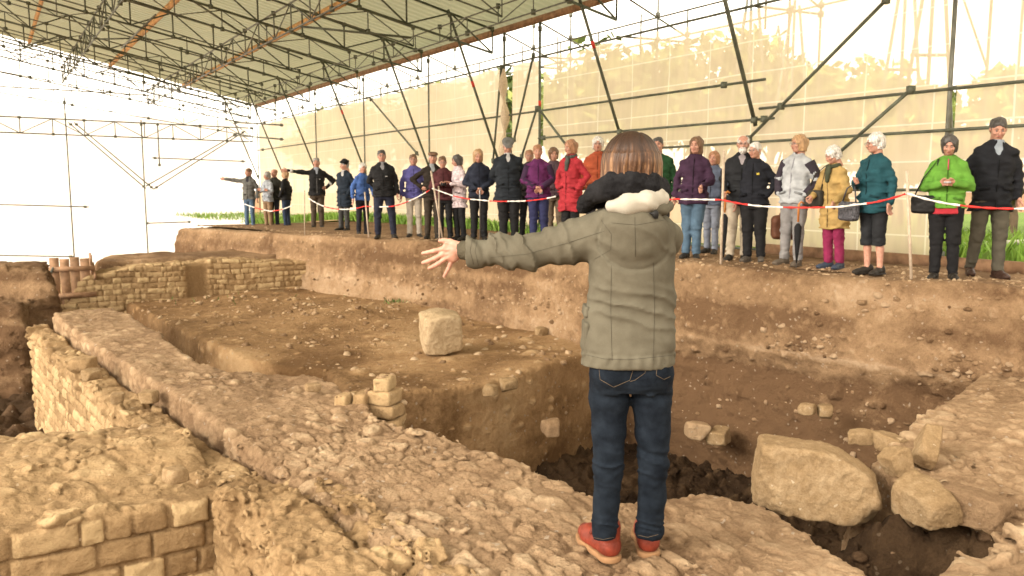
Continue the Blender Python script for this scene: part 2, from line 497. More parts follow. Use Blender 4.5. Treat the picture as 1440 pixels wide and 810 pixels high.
def bricks(P, u, z, L=.26, H=.115, amp=.02, seed=3, regular=1.0):
    """coursed brick face along coordinate u; every brick has its own length, height and wear"""
    wz = z + .012 * vnoise(np.stack([u, u * 0, z * 0], 1), .7, seed) * 2
    c = np.floor(wz / H); fz = wz / H - c
    ci = c.astype(np.int32); o = h01(ci, ci * 0, ci * 0, seed) * 2
    uu = u / L + o
    uu = uu + .28 * np.sin(uu * 2.3 + ci * 1.7) * .5
    b = np.floor(uu); fu = uu - b; bi = b.astype(np.int32)
    r = h01(bi, ci, ci * 0 + 5, seed); r2 = h01(bi, ci, ci * 0 + 9, seed)
    split = (r2 > .55); fu = np.where(split, (fu * 2) % 1, fu); bi = np.where(split, bi * 2 + (((uu - b) * 2) >= 1), bi * 2)
    Lq = np.where(split, L / 2, L)
    r = h01(bi.astype(np.int32), ci, ci * 0 + 3, seed)
    du = np.minimum(fu, 1 - fu) * Lq; dz = np.minimum(fz, 1 - fz) * H
    jt = .0075 + .004 * vnoise(P, .05, seed + 2)
    d = np.minimum(du, dz) - jt
    corner = np.sqrt(np.minimum(du - jt * 2, 0) ** 2 + np.minimum(dz - jt * 2, 0) ** 2)
    d = np.minimum(d, jt - corner)
    e = np.clip(d / .008, -1, 1)
    disp = amp * (.5 * e + .5 * (r - .5)) + amp * .35 * fbm(P, .05, 3, seed + 8)
    tone = np.where(d > 0, .50 + .5 * (r - .45), .26) + .08 * vnoise(P, .3, seed)
    return disp, tone

# --- main wall, z about 0: rubble core with groove along its left side
w1 = [(620, 830), (400, 682), (302, 618), (230, 566), (160, 520), (64, 455), (80, 440), (110, 432), (160, 430), (200, 447), (235, 470),
      (275, 499), (330, 512), (385, 515), (450, 520), (490, 543), (520, 572), (562, 592), (600, 603), (640, 612), (700, 637), (770, 667),
      (830, 689), (880, 692), (950, 684), (1000, 679), (1060, 690), (1100, 712), (1140, 737), (1180, 765), (1212, 792)]
w1 = [tuple(u_ * U + v_ * Vv) for u_, v_ in ((.75, 1.47), (3.0, 1.47), (5.0, 1.44), (7.0, 1.37), (9.0, 1.30), (10.4, 1.25))] + [onz(*p, 0.0)[:2] for p in w1[7:]] + [(1.35, 2.3), (1.2, 1.5), (1.3, .9)]
def w1_top(X, Y):
    P = np.stack([X.ravel(), Y.ravel(), X.ravel() * 0], 1)
    return (.045 * fbm(P, 1.1, 3, 41) - .012).reshape(X.shape) - .02
def w1_pat(P):
    d, t = cobbles(P, .105, .027, 1)
    far = sstep(5.5, 8.5, P[:, 0])
    return d * (1 - .45 * far) + .018 * fbm(P, .45, 2, 77), t
W1 = [slab((.3, 1.25, -.52), (4.6, 3.45, .16), .0105, w1, w1_top, -2.0, lambda X, Y, Z: np.clip(-Z, 0, 1) * .06, .05, pat=w1_pat, band=.11),
      slab((4.56, 1.0, -.5), (11.4, 2.9, .16), .019, w1, w1_top, -2.0, lambda X, Y, Z: np.clip(-Z, 0, 1) * .06, .05, pat=w1_pat, band=.13),
      slab((.2, .9, -2.1), (11.4, 3.7, -.4), .07, w1, -.42, -2.0, lambda X, Y, Z: -.07 + 0 * Z, .05, pat=lambda P: (.03 * fbm(P, .4, 3, 4), .3 + 0 * P[:, 0]), band=.3)]
tag(solid("rubble_wall", W1, M_rub), "long wide wall top of worn pale rubble running diagonally under the guide's feet", "wall")

# --- lower wall beside it, brick-faced on its left side
uv = lambda u, v: tuple(u * U + v * Vv)
def w2_pat(P):
    side = sstep(-.23, -.29, P[:, 2]) * sstep(.22, .12, P[:, 1] - 1.1)
    rough = sstep(4.3, 3.6, P[:, 0])
    d1, t1 = cobbles(P, .13, .034, 9)
    d2, t2 = bricks(P, P[:, 0], P[:, 2], .24, .098, .028, 12)
    side = side * (1 - .8 * rough); d1 = d1 * (1 + .5 * rough)
    teeth = .05 * (h01(np.floor(P[:, 0] / .17).astype(np.int32), np.zeros(len(P), np.int32), np.zeros(len(P), np.int32), 5) - .45) * sstep(1.35, 1.1, P[:, 1]) * sstep(-.38, -.26, P[:, 2])
    return d1 * (1 - side) + d2 * side + teeth, t1 * (1 - side) + t2 * side
def w2_top(X, Y):
    P = np.stack([X.ravel(), Y.ravel(), X.ravel() * 0], 1)
    return (-.165 + .04 * fbm(P, .6, 3, 45)).reshape(X.shape) - (.04 + .05 * sstep(4.2, 6.0, X)) * sstep(.05, .0, np.abs(Y - 1.44 + .036 * np.clip(X - 5, 0, 6)) - .015) + .12 * sstep(5.0, 3.4, X)
w2 = [uv(.4, 1.13), uv(4.1, 1.14), uv(5.5, 1.12), uv(10.4, 1.00), uv(10.7, 1.3), uv(10.7, 1.7), uv(.4, 1.7)]
W2 = [slab((.5, .85, -.95), (4.7, 1.62, .02), .0105, w2, w2_top, -1.4, None, .05, pat=w2_pat, band=.13),
      slab((4.66, .85, -1.42), (10.9, 1.65, .0), .0165, w2, w2_top, -1.35, None, .05, pat=w2_pat, band=.15)]
tag(solid("brick_wall", W2, M_brick), "lower brick-faced wall strip along the left of the long rubble wall", "wall")

# --- cross wall with brick front, bottom left
w3 = [uv(4.12, 1.25), uv(4.14, .9), uv(4.17, .4), uv(4.26, -.3), uv(4.4, -1.6), uv(5.9, -1.6), uv(5.85, .3), uv(5.62, 1.0), uv(5.6, 1.25)]
def w3_top(X, Y):
    P = np.stack([X.ravel(), Y.ravel(), X.ravel() * 0], 1)
    return (-.15 + .05 * fbm(P, .5, 3, 49)).reshape(X.shape) + .10 * sstep(4.2, 5.0, X) - .10 * sstep(5.2, 5.8, X)
def w3_pat(P):
    side = sstep(-.12, -.19, P[:, 2]) * sstep(4.42, 4.30, P[:, 0])
    d1, t1 = cobbles(P, .17, .030, 19, (1.5, 1.2, .6))
    d2, t2 = bricks(P, P[:, 1] + .04, P[:, 2] + .015, .28, .128, .030, 22)
    return d1 * (1 - side) + d2 * side, t1 * (1 - side) + t2 * side
W3 = [slab((4.0, -.62, -.98), (6.1, 1.3, .06), .011, w3, w3_top, -1.4, None, .05, pat=w3_pat, band=.13),
      slab((4.0, -1.8, -1.4), (6.1, -.58, .06), .022, w3, w3_top, -1.35, None, .05, pat=w3_pat, band=.13)]
tag(solid("cross_wall", W3, M_brick), "short cross wall in the bottom left corner, rubble on top with a front of yellow bricks", "wall")

# --- loose brick lumps on the ruined walls
def rock(c, size, seed, h, facets=12, nz=.05, rz=0.0, flat=1.0):
    """one broken stone: intersected planes with worn edges; returns V,Q about its own origin placed at c"""
    r = np.random.default_rng(seed); size = np.array(size, float); R = size.max() * 1.25
    g = Grid((-R, -R, -R), (R, R, R), h)
    X, Y, Z = np.meshgrid(*[a / 1.0 for a in g.ax], indexing='ij')
    f = np.full(X.shape, -9.0, np.float32); k = size.min() * .17
    ds = [(1, 0, 0), (-1, 0, 0), (0, 1, 0), (0, -1, 0), (0, 0, 1), (0, 0, -1)]
    ds = [np.array(d, float) + r.normal(0, .09, 3) for d in ds] + [r.normal(0, 1, 3) for _ in range(facets)]
    for i, d in enumerate(ds):
        d = d / np.linalg.norm(d)
        if i < 6: off = float(np.abs(np.array(((1, 0, 0), (0, 1, 0), (0, 0, 1))[i // 2]) * size).sum())
        else: off = np.abs(d * size).sum() * r.uniform(.70, .88)
        p = X * d[0] + Y * d[1] + Z * d[2] - off
        hh = np.clip(.5 + .5 * (p - f) / k, 0, 1); f = f * (1 - hh) + p * hh + k * hh * (1 - hh)
    g.f = f.astype(np.float32)
    m = size.min()
    g.disp(lambda P: m * nz * 2.2 * fbm(P, m * .9, 5, seed) + m * nz * .5 * vnoise(P, m * .12, seed + 3), m * .5)
    g.clip(); V, Q = g.mesh()
    return xf((V, Q), Matrix.Translation(c) @ Matrix.Rotation(rz, 4, 'Z'))
def one_rock(name, label, cat, c, size, seed, h, mat, group=None, rz=0.0, tilt=(0, 0), **kw):
    V, Q = rock((0, 0, 0), size, seed, h, **kw)
    o = mesh_np(name, V, Q, mat, tone=np.full(len(V), .25 + .3 * ((seed * 37 % 10) / 10)))
    o.location = c; o.rotation_euler = (tilt[0], tilt[1], rz)
    return tag(o, label, cat, group)

# --- earth bank with the crowd path on it
BK = [(1900, 450), (1620, 424), (1440, 405), (1300, 396), (1200, 388), (1100, 380), (960, 369), (860, 360), (760, 351), (640, 341), (540, 336), (400, 329), (320, 324), (252, 321)]
def bank_z(y): return .38 - .10 * float(sstep(17, 25, y))
bank_line = []
for p in BK:
    q = onz(*p, .38)
    for _ in range(4): q = onz(*p, bank_z(q[1]))
    bank_line.append(q[:2])
A2 = math.atan2(bank_line[-1][1] - bank_line[2][1], bank_line[-1][0] - bank_line[2][0])
Ca, Sa = math.cos(A2), math.sin(A2)
def to_b(p): return (p[0] * Ca + p[1] * Sa, -p[0] * Sa + p[1] * Ca)      # along the bank, outwards
bl = [to_b(p) for p in bank_line]
bmax = max(b[1] for b in bl)
blo, bhi = bl[0][0], bl[-1][0]
def bank_face(X, Y, Z):
    z = Z - .38; dp = np.clip(-z, 0, 2.4)
    s_ = .03 + .11 * sstep(0, .6, dp) + .13 * sstep(.6, 1.4, dp)
    right = sstep(bl[4][0] + 3.0, bl[4][0] + 1.8, X)
    return s_ + right * (.04 * sstep(.5, .85, dp) - .20 * sstep(.9, 1.3, dp) + .16 * sstep(1.4, 2.2, dp))
def bank_pat(P):
    P0 = P; P = P + np.stack([vnoise(P, .13, 5), vnoise(P, .13, 6), vnoise(P, .1, 7)], 1) * .03
    f1, f2, r = voro(P, (.10, .10, .075), 31)
    face = sstep(.33, .2, P[:, 2])
    W = P * np.array((1, 1, 1), np.float32)
    st = (r > .80) * np.clip((.42 - f1) * 5, 0, 1)
    f1b, _, rb = voro(P, .24, 37); stb = (rb > .88) * np.clip((.40 - f1b) * 5, 0, 1) * face
    band = np.exp(-((P[:, 2] + .44 + .05 * vnoise(P, 1.6, 3)) / .07) ** 2)
    f1c, _, rc = voro(P, (.18, .18, .10), 39); stc = (rc > .35) * np.clip((.45 - f1c) * 5, 0, 1) * band
    d = .05 * fbm(P, (.5, .5, .3), 5, 61, .6) * (.35 + .65 * face) + .03 * st + .05 * stb + .05 * stc + .03 * face * fbm(P, (.14, .14, .5), 2, 66) + .012 * fbm(P, .05, 2, 67)
    d = d + .05 * fbm(P0, .9, 3, 64) * sstep(.0, .3, P0[:, 2]) + .012 * (1 - np.abs(vnoise(P0, (.06, .06, .3), 68)) * 2) * face
    k1, k2, kr = voro(P, (.19, .19, .12), 78); lowf = sstep(-.62, -.8, P0[:, 2])
    d = d + .05 * lowf * (np.clip((k2 - k1) * 2.2, 0, 1) - .4) * kr + .03 * lowf * fbm(P0, .12, 3, 79)
    lay = vnoise(P, (2.5, 2.5, .16), 71)
    pale = np.exp(-((P[:, 2] + .60 + .03 * vnoise(P, 1.4, 8)) / .035) ** 2) * sstep(bl[3][0] + 4, bl[3][0] + 2, P[:, 0])
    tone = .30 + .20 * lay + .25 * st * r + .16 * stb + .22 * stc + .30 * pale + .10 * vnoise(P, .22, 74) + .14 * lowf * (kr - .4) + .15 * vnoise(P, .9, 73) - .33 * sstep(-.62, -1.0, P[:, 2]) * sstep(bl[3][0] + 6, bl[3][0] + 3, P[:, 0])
    return d, tone
bpoly = bl + [(bhi + .1, -40), (blo, -40)]
b_in = min(b[1] for b in bl) - 1.2
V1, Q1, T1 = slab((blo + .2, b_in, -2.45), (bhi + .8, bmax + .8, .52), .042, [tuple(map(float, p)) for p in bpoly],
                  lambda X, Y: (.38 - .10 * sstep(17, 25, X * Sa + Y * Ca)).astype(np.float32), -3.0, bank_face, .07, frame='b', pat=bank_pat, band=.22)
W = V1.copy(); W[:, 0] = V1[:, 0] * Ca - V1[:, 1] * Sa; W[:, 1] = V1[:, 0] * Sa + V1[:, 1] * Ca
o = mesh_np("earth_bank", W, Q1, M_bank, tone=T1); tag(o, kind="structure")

# upper field beyond the path, lower ground all round
B0 = np.array((4.1, 13.2)); E2 = np.array((-.535, .845)); N2 = np.array((.845, .535))
def FT(t, s, z): p = B0 + E2 * t - N2 * s; return (float(p[0]), float(p[1]), float(z))
def gz(t): return .375 - .55 * float(sstep(16, 30, t))
M_grass = rocky("meadow", (.05, .09, .015), (.10, .17, .03), (.19, .25, .06), pebble=(.3, .3, .15), peb=.05, s=1.5)
def sheet(name, pts_fn, nu, nv, mat):
    V = []; Q = []
    for i in range(nu + 1):
        for j in range(nv + 1): V.append(pts_fn(i / nu, j / nv))
    for i in range(nu):
        for j in range(nv):
            a = i * (nv + 1) + j; Q.append((a, a + nv + 1, a + nv + 2, a + 1))
    return mesh_np(name, V, np.array(Q), mat, tone=np.full(len(V), .3))
tf = lambda a: -60 + 92 * a
ebt = sorted([(float((np.array(p) - B0) @ E2), -float((np.array(p) - B0) @ N2)) for p in bank_line])
edge_s = lambda t: float(np.interp(t, [a for a, _ in ebt], [b for _, b in ebt])) - .45
tp = lambda a: -9 + (ebt[-1][0] + 9.2) * a
o = sheet("path_ground", lambda a, b: FT(tp(a), -.6 + (edge_s(tp(a)) + .6) * b, gz(tp(a)) - .010), 120, 8, M_bank); tag(o, kind="structure")
o = sheet("field", lambda a, b: FT(tf(a), -.4 - 700 * b * b, gz(tf(a)) - .03 - .7 * (1 - math.exp(-b * b * 40))), 92, 30, M_grass); tag(o, kind="structure")
V, Q = boxm((-900, -900, -2.9), (900, 900, -2.45)); o = mesh_np("ground", V, Q, M_floor, smooth=False, tone=np.full(8, .3)); tag(o, kind="structure")

# --- raised excavation floor with the boulder on it
fl = [(162, 423), (205, 441), (250, 464), (290, 483), (335, 498), (390, 509), (460, 513), (500, 560), (556, 551), (620, 545), (690, 533), (740, 520), (790, 506), (840, 492)]
fl = [onz(*p, -.95)[:2] for p in fl]
flp = fl + [(1.6, 12.8), (-4, 21.5), (-11, 21), (-9.6, 15.5)]
def fl_pat(P):
    f1, f2, r = voro(P, (.16, .16, .12), 81); st = (r > .86) * np.clip((.42 - f1) * 5, 0, 1)
    f1b, _, rb = voro(P, .42, 83); stb = (rb > .93) * np.clip((.4 - f1b) * 4, 0, 1)
    g1, g2, q = voro(P, .065, 85)
    d = .055 * fbm(P, 1.2, 5, 86, .55) + .035 * st + .06 * stb + .02 * (np.clip((g2 - g1) * 2, 0, 1) - .4) * q + .015 * fbm(P, .1, 3, 90)
    return d, .32 + .3 * vnoise(P, 1.4, 87) + .4 * st * r + .4 * stb + .12 * vnoise(P, .3, 88) + .1 * sstep(-1.05, -1.2, P[:, 2]) * vnoise(P, (.8, .8, .12), 89)
def fl_top(X, Y):
    P = np.stack([X.ravel(), Y.ravel(), X.ravel() * 0], 1)
    return (-.95 + .10 * fbm(P, 2.2, 2, 91)).reshape(X.shape) + .14 * sstep(12, 17.5, Y)
g_ = slab((-11.2, 8.2, -2.45), (3.3, 21.6, -.70), .055, [tuple(map(float, p)) for p in flp], fl_top, -3, lambda X, Y, Z: np.clip(-.95 - Z, 0, 1.2) * .12, .08, frame='w', pat=fl_pat, band=.25)
# finer front edge above the pit
g2_ = slab((-1.7, 8.4, -2.45), (2.2, 10.9, -.72), .026, [tuple(map(float, p)) for p in flp], fl_top, -3, lambda X, Y, Z: np.clip(-.95 - Z, 0, 1.2) * .12 + .012, .06, frame='w', pat=fl_pat, band=.2)
tag(solid("excavation_floor", [g_, g2_], M_floor), kind="structure")

# --- pit bottom, with the soil heap the fallen masonry lies on
def hf(name, x0, x1, y0, y1, h, zf, mat, rough=0):
    nx, ny = int((x1 - x0) / h), int((y1 - y0) / h)
    X, Y = np.meshgrid(np.linspace(x0, x1, nx), np.linspace(y0, y1, ny), indexing='ij')
    P = np.stack([X.ravel(), Y.ravel(), X.ravel() * 0], 1).astype(np.float32)
    z, T = zf(P); V = np.stack([P[:, 0], P[:, 1], z], 1).astype(np.float32)
    if rough: V = V + np.stack([fbm(V, .22, 4, 201, .6), fbm(V, .22, 4, 202, .6), fbm(V, .16, 4, 203, .6)], 1) * rough
    i = np.arange((nx - 1) * (ny - 1)); a = (i // (ny - 1)) * ny + i % (ny - 1)
    Q = np.stack([a, a + ny, a + ny + 1, a + 1], 1)
    return mesh_np(name, V, Q, mat, tone=T)
def pitz(P):
    x, y = P[:, 0], P[:, 1]
    z = -2.3 + .07 * fbm(P, .8, 4, 101)
    f1, f2, r = voro(P, .17, 103); z = z + .09 * (r > .4) * np.clip((.5 - f1) * 4, 0, 1) + .05 * fbm(P, .16, 4, 104, .6)
    c1, _, cr = voro(P, .085, 109); z = z + .05 * np.clip((.6 - c1) * 3, 0, 1) * cr + .06 * vnoise(P, .3, 107)
    m = np.exp(-(((x - 2.75) / 1.0) ** 2 + ((y - 5.2) / .5) ** 2) ** 1.5)
    z = z + 1.5 * m
    m2 = sstep(2.7, 3.6, x) * sstep(4.3, 5.6, y) * sstep(7.6, 6.4, y) * .7
    z = np.maximum(z, -2.3 + m2 * 1.5 + .05 * fbm(P, .3, 3, 105))
    return z, .25 + .25 * vnoise(P, .7, 106) + .4 * (r > .75) * np.clip((.45 - f1) * 4, 0, 1)
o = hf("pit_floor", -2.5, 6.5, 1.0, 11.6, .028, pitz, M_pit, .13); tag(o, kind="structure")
def lpitz(P):
    f1, f2, r = voro(P, .21, 113); z = -1.27 + .15 * np.clip((.62 - f1) * 2.2, 0, 1) * (.3 + r) + .06 * fbm(P, .4, 3, 114)
    g1, _, q = voro(P, .11, 115); z = z + .06 * np.clip((.6 - g1) * 2, 0, 1) * q
    z = z + .35 * sstep(11, 14.5, P[:, 1])
    u_, v_ = to_uv(P[:, :2]); z = z - 1.1 * sstep(1.3, 1.9, v_) * sstep(8.6, 9.4, P[:, 1]) - 1.1 * sstep(1.15, 1.3, v_) * (P[:, 1] < 8.7)
    return z, .1 + .5 * r * np.clip((.62 - f1) * 2, 0, 1) + .1 * vnoise(P, .3, 2)
o = hf("left_pit_floor", -11, -1.2, 3.4, 17.0, .04, lpitz, M_clod); tag(o, kind="structure")

# --- stepped earth mass at the far left
q = lambda px, py, y: ond(px, py, y)
lm = [(q(76, 400, 11.2)[0], 11.2), (q(72, 400, 12.9)[0], 12.9), (-10, 13.0), (-10, 10.2), (q(30, 440, 10.4)[0], 10.4), (q(36, 440, 11.0)[0], 11.0)]
def lm_top(X, Y):
    P = np.stack([X.ravel(), Y.ravel(), X.ravel() * 0], 1)
    return (-.10 + .36 * sstep(11.05, 11.3, Y)).astype(np.float32) + (.05 * fbm(P, .7, 3, 121)).reshape(X.shape)
g_ = slab((-10.1, 10.0, -1.5), (-5.2, 13.2, .50), .04, lm, lm_top, -3, lambda X, Y, Z: np.clip(.3 - Z, 0, 1.6) * .14 - .05, .12, frame='w',
          pat=lambda P: (.09 * fbm(P, (.5, .5, .2), 5, 123, .62) + cobbles(P, .16, .045, 125)[0], .15 + .3 * vnoise(P, (.9, .9, .12), 124)), band=.25)
tag(solid("earth_block", [g_], M_bank), kind="structure")

# --- far brick wall
fa, fb = np.array(onz(110, 434, -.95)[:2]), np.array(onz(404, 408, -.80)[:2])
fd = (fb - fa) / np.linalg.norm(fb - fa); fn_ = np.array((-fd[1], fd[0])); fL = float(np.linalg.norm(fb - fa))
def fw_top(X, Y):
    P = np.stack([X.ravel(), Y.ravel(), X.ravel() * 0], 1)
    tz = np.interp(X, [0, .25, .5, .9, 1.2, 2.2, 2.5, fL], [-.28, -.15, -.1, -.05, .0, .02, .08, -.02])
    return (tz - .16 + (.03 * fbm(P, .4, 2, 131)).reshape(X.shape) + .0 * Y).astype(np.float32)
def fw_pat(P):
    side = sstep(.22, .1, P[:, 1]) * sstep(.02, -.08, P[:, 2])
    d1, t1 = cobbles(P, .22, .035, 133)
    d2, t2 = bricks(P, P[:, 0] + .05 * fbm(P, .5, 2, 5), P[:, 2] + .95 + .04 * fbm(P, .6, 3, 6), .27, .112, .028, 134)
    d2 = d2 + .02 * fbm(P, .2, 3, 139)
    nic = np.exp(-((P[:, 0] - 2.2) / .22) ** 6)
    return d1 * (1 - side) + d2 * side * (1 - nic) - .035 * nic * side, t1 * (1 - side) + t2 * side * (1 - nic) + .1 * nic
fpl = [(-.3, 0), (fL + .6, 0), (fL + .6, .7), (-.4, .7), (-.42, .4)]
V, Q, T = slab((-.8, -.3, -1.3), (fL + .5, 1.0, .3), .022, fpl, fw_top, -2, lambda X, Y, Z: -.20 * np.exp(-((X + .3) / .25) ** 2) * sstep(-.9, -.2, Z) , .05, frame='w', pat=fw_pat, band=.2)
W = V.copy(); W[:, 0] = fa[0] + fd[0] * V[:, 0] + fn_[0] * V[:, 1]; W[:, 1] = fa[1] + fd[1] * V[:, 0] + fn_[1] * V[:, 1]
o = mesh_np("far_wall", W, Q, M_brick, tone=T); tag(o, "far brick wall closing the excavation floor at the foot of the bank", "wall")
V, Q, T = slab((-.6, .9, -1.5), (fL + 3, 3.6, .35), .06, [(.3, 1.0), (fL + 2.8, 1.0), (fL + 2.8, 3.4), (.5, 3.3)], lambda X, Y: (-.12 + .0 * X).astype(np.float32), -2.5, None, .1, frame='w',
               pat=lambda P: (.08 * fbm(P, .5, 4, 141), .3 + .2 * vnoise(P, .6, 142)), band=.3)
W = V.copy(); W[:, 0] = fa[0] + fd[0] * V[:, 0] + fn_[0] * V[:, 1]; W[:, 1] = fa[1] + fd[1] * V[:, 0] + fn_[1] * V[:, 1]
o = mesh_np("earth_fill", W, Q, M_bank, tone=T); tag(o, kind="structure")

# --- right-hand rubble masonry running back to the bank
rp = [(1239, 640), (1262, 612), (1290, 592), (1340, 557), (1390, 522), (1402, 514), (1430, 492), (1900, 470), (1900, 690), (1440, 668), (1370, 668), (1300, 664)]
rp = [onz(*p, -.5)[:2] for p in rp]
def rp_top(X, Y):
    P = np.stack([X.ravel(), Y.ravel(), X.ravel() * 0], 1)
    return (-.5 + .05 * fbm(P, .8, 3, 151)).reshape(X.shape) - .12 * sstep(6.3, 5.3, Y)
def rp_pat(P):
    d, t = cobbles(P, .11, .032, 153, (1.3, 1.3, .8)); return d + .02 * fbm(P, .5, 3, 152), t
g_ = slab((2.2, 4.6, -2.4), (6.0, 9.3, -.33), .021, [tuple(map(float, p)) for p in rp], rp_top, -3,
          lambda X, Y, Z: np.clip(-.5 - Z, 0, 1.4) * .30, .08, frame='w', pat=rp_pat, band=.16)
tag(solid("masonry_stub", [g_], MATS["rubble_stone"]), "broad low stub of rubble masonry on the right edge, running back to the bank", "wall")

# --- near rock outcrop of another wall, bottom right corner
nr = [(1296, 835), (1302, 800), (1318, 780), (1350, 762), (1386, 766), (1408, 747), (1440, 743), (1560, 735), (1640, 990), (1290, 960)]
nr = [onz(*p, -.12)[:2] for p in nr]
g_ = slab((1.1, 2.0, -.95), (3.0, 3.8, .05), .012, [tuple(map(float, p)) for p in nr], lambda X, Y: (-.14 + .0 * X).astype(np.float32), -.9, lambda X, Y, Z: np.clip(-.2 - Z, 0, 1) * .2, .10, frame='w',
          pat=lambda P: (.08 * fbm(P, .4, 3, 161) + cobbles(P, .16, .035, 163)[0], cobbles(P, .16, .035, 163)[1] + .05), band=.22)
tag(solid("wall_stub", [g_], M_rub), "lumpy pale stub of ruined wall in the bottom right corner", "wall")

# --- stones one could pick up
bx = onz(617, 496, -.93)
one_rock("boulder", "pale squarish boulder alone on the excavation floor", "boulder", (bx[0], bx[1] + .25, -.93 + .27), (.30, .27, .34), 5, .012, M_boulder, facets=18, nz=.035, tilt=(.05, -.08), rz=.3)
bc = onz(1158, 668, -.55)
one_rock("fallen_block", "largest pale stone block lying fallen across the dark gully on the right", "stone block", (bc[0] - .02, bc[1] + .12, -.60), (.425, .26, .225), 12, .011, M_block, facets=16, nz=.05, rz=-.33, tilt=(-.10, .24))
fs = [(1252, 630, (.115, .09, .07), 21, "small rounded stone touching the top right end of the largest fallen block"),
      (1213, 620, (.10, .07, .05), 22, "flat small stone behind the right end of the largest fallen block"),
      (1262, 668, (.085, .075, .12), 23, "upright wedge-shaped pale stone leaning beside the largest fallen block"),
      (1305, 655, (.17, .07, .10), 24, "long grey slab leaning against the masonry stub above the pyramid-shaped stone"),
      (1302, 705, (.19, .14, .125), 25, "pyramid-shaped fallen stone to the right of the largest block"),
      (1375, 712, (.17, .12, .10), 26, "rounded dark stone half buried at the right end of the fallen stones")]
for i, (px, py, sz, sd, lb) in enumerate(fs):
    c = onz(px, py, -.60)
    one_rock("fallen_stone", lb, "stone", (c[0], c[1] + .02, (-.57, -.57, -.52, -.46, -.62, -.62)[i]), sz, sd, .009, M_block if i != 5 else MATS["rubble_stone"], "stones fallen beside the big block", rz=sd * .7, nz=.05, tilt=((0, 0), (0, 0), (.2, .35), (-.3, .5), (.1, .1), (0, 0))[i])
# squared bricks stacked on the edge of the pit
def brickstone(name, lb, c, hs, rz, seed, mat=M_brick, group=None, cat="brick"):
    R_ = max(hs) * 1.4
    g = Grid((-R_, -R_, -R_), (R_, R_, R_), .009)
    g.box((0, 0, 0), hs, .014)
    g.disp(lambda P: .010 * fbm(P + seed, .09, 4, seed) , .05); g.clip()
    V, Q = g.mesh(); o = mesh_np(name, V, Q, mat, tone=np.full(len(V), .35 + .25 * (seed % 3) / 2)); o.location = c; o.rotation_euler = (0, 0, rz)
    return tag(o, lb, cat, group)
st = [(545, 576, 0, .18, "bottom brick of the small stack on the pit edge"), (541, 557, 1, .17, "middle long brick of the small stack on the pit edge"),
      (541, 539, 2, .11, "short top brick of the small stack on the pit edge"), (513, 560, 1, .10, "short brick just left of the small stack on the pit edge"),
      (488, 562, 1, .09, "small brick half hidden by the rubble wall, left of the small stack")]
for i, (px, py, lv, w, lb) in enumerate(st):
    c = ond(px, py, 5.35 + .0 * i)
    brickstone("loose_brick", lb, c, (w * .5, .09, .045), -.35 if i != 2 else -.1, i + 3, group="loose bricks stacked by the pit edge")
# a brick pier under the stack so it stands on something
c0 = ond(545, 576, 5.35)
V, Q, T = slab((c0[0] - .45, c0[1] - .2, -2.0), (c0[0] + .15, c0[1] + .25, c0[2] - .03), .02, [(c0[0] - .38, c0[1] - .13), (c0[0] + .09, c0[1] - .15), (c0[0] + .10, c0[1] + .14), (c0[0] - .38, c0[1] + .16)],
               c0[2] - .055, -3, None, .03, frame='w', pat=lambda P: bricks(P, P[:, 0], P[:, 2], .2, .09, .02, 9), band=.1)
tag(mesh_np("brick_pier", V, Q, M_brick, tone=T), "short brick pier at the pit edge that carries the small stack of loose bricks", "pier")
# stones dotted over the excavation floor
sp_ = [(408, 411, .26, "long pale slab lying near the foot of the far wall"), (388, 418, .2, "stone just left of the long pale slab near the far wall"), (655, 440, .14, "left of two pale stones at the bank foot behind the boulder"),
       (682, 443, .13, "right of two pale stones at the bank foot behind the boulder"), (762, 466, .1, "small pointed stone at the bank foot right of the boulder"), (1160, 578, .1, "upright stone in the foot of the bank above the fallen block"),
       (1135, 575, .09, "small stone left of the upright one at the bank foot"), (980, 604, .14, "reddish stone at the dark bank foot right of the guide"), (1012, 613, .16, "wide stone at the dark bank foot right of the guide's legs"),
       (775, 600, .13, "squarish stone in the dark far side of the pit"), (690, 549, .09, "pale cube-like stone set in the pit edge face"), (716, 541, .1, "pale stone in the pit edge face right of the cube-like one")]
for i, (px, py, s_, lb) in enumerate(sp_):
    zf = -.90 if i < 5 else (-1.05 if i in (5, 6) else -1.6)
    if i in (5, 6): c = ond(px, py, 9.0)
    elif i in (7, 8): c = ond(px, py, 10.1)
    elif i == 9: c = ond(px, py, 9.7)
    elif i == 10: c = ond(px, py, 9.62)
    elif i == 11: c = ond(px, py, 9.75)
    else: c = onz(px, py, zf)
    fl_ = .35 if i == 0 else .7
    one_rock("floor_stone", lb, "stone", c, (s_, s_ * .75, s_ * fl_), 40 + i, max(.012, s_ * .09), M_block if i not in (7, 9) else M_rub, "stones lying about the excavation", rz=i * .9)
# loose stones on the ruined wall tops
for i, (px, py, z, s_, lb) in enumerate([(213, 611, -.10, .075, "pale squared brick at the near end of the lower brick-faced wall"), (210, 558, -.07, .07, "flat pale stone on the brick-faced wall beside the groove"),
                                          (116, 513, -.06, .10, "round pale stone on the left rim of the brick-faced wall"), (130, 527, -.08, .07, "small stone just nearer than the round one on the brick-faced wall rim"),
                                          (248, 668, -.03, .06, "square brown stone sunk in the cross wall top"), (440, 545, .01, .05, "small rounded stone on the right side of the long rubble wall"),
                                          (165, 560, -.08, .055, "stone on the brick-faced wall rim between the round and the squared ones")]):
    c = onz(px, py, z)
    one_rock("wall_stone", lb, "stone", c, (s_, s_ * .8, s_ * .6), 70 + i, .008, M_brick if i in (0, 2) else M_block, "loose stones on the ruined walls", rz=i * 1.3 + .3)

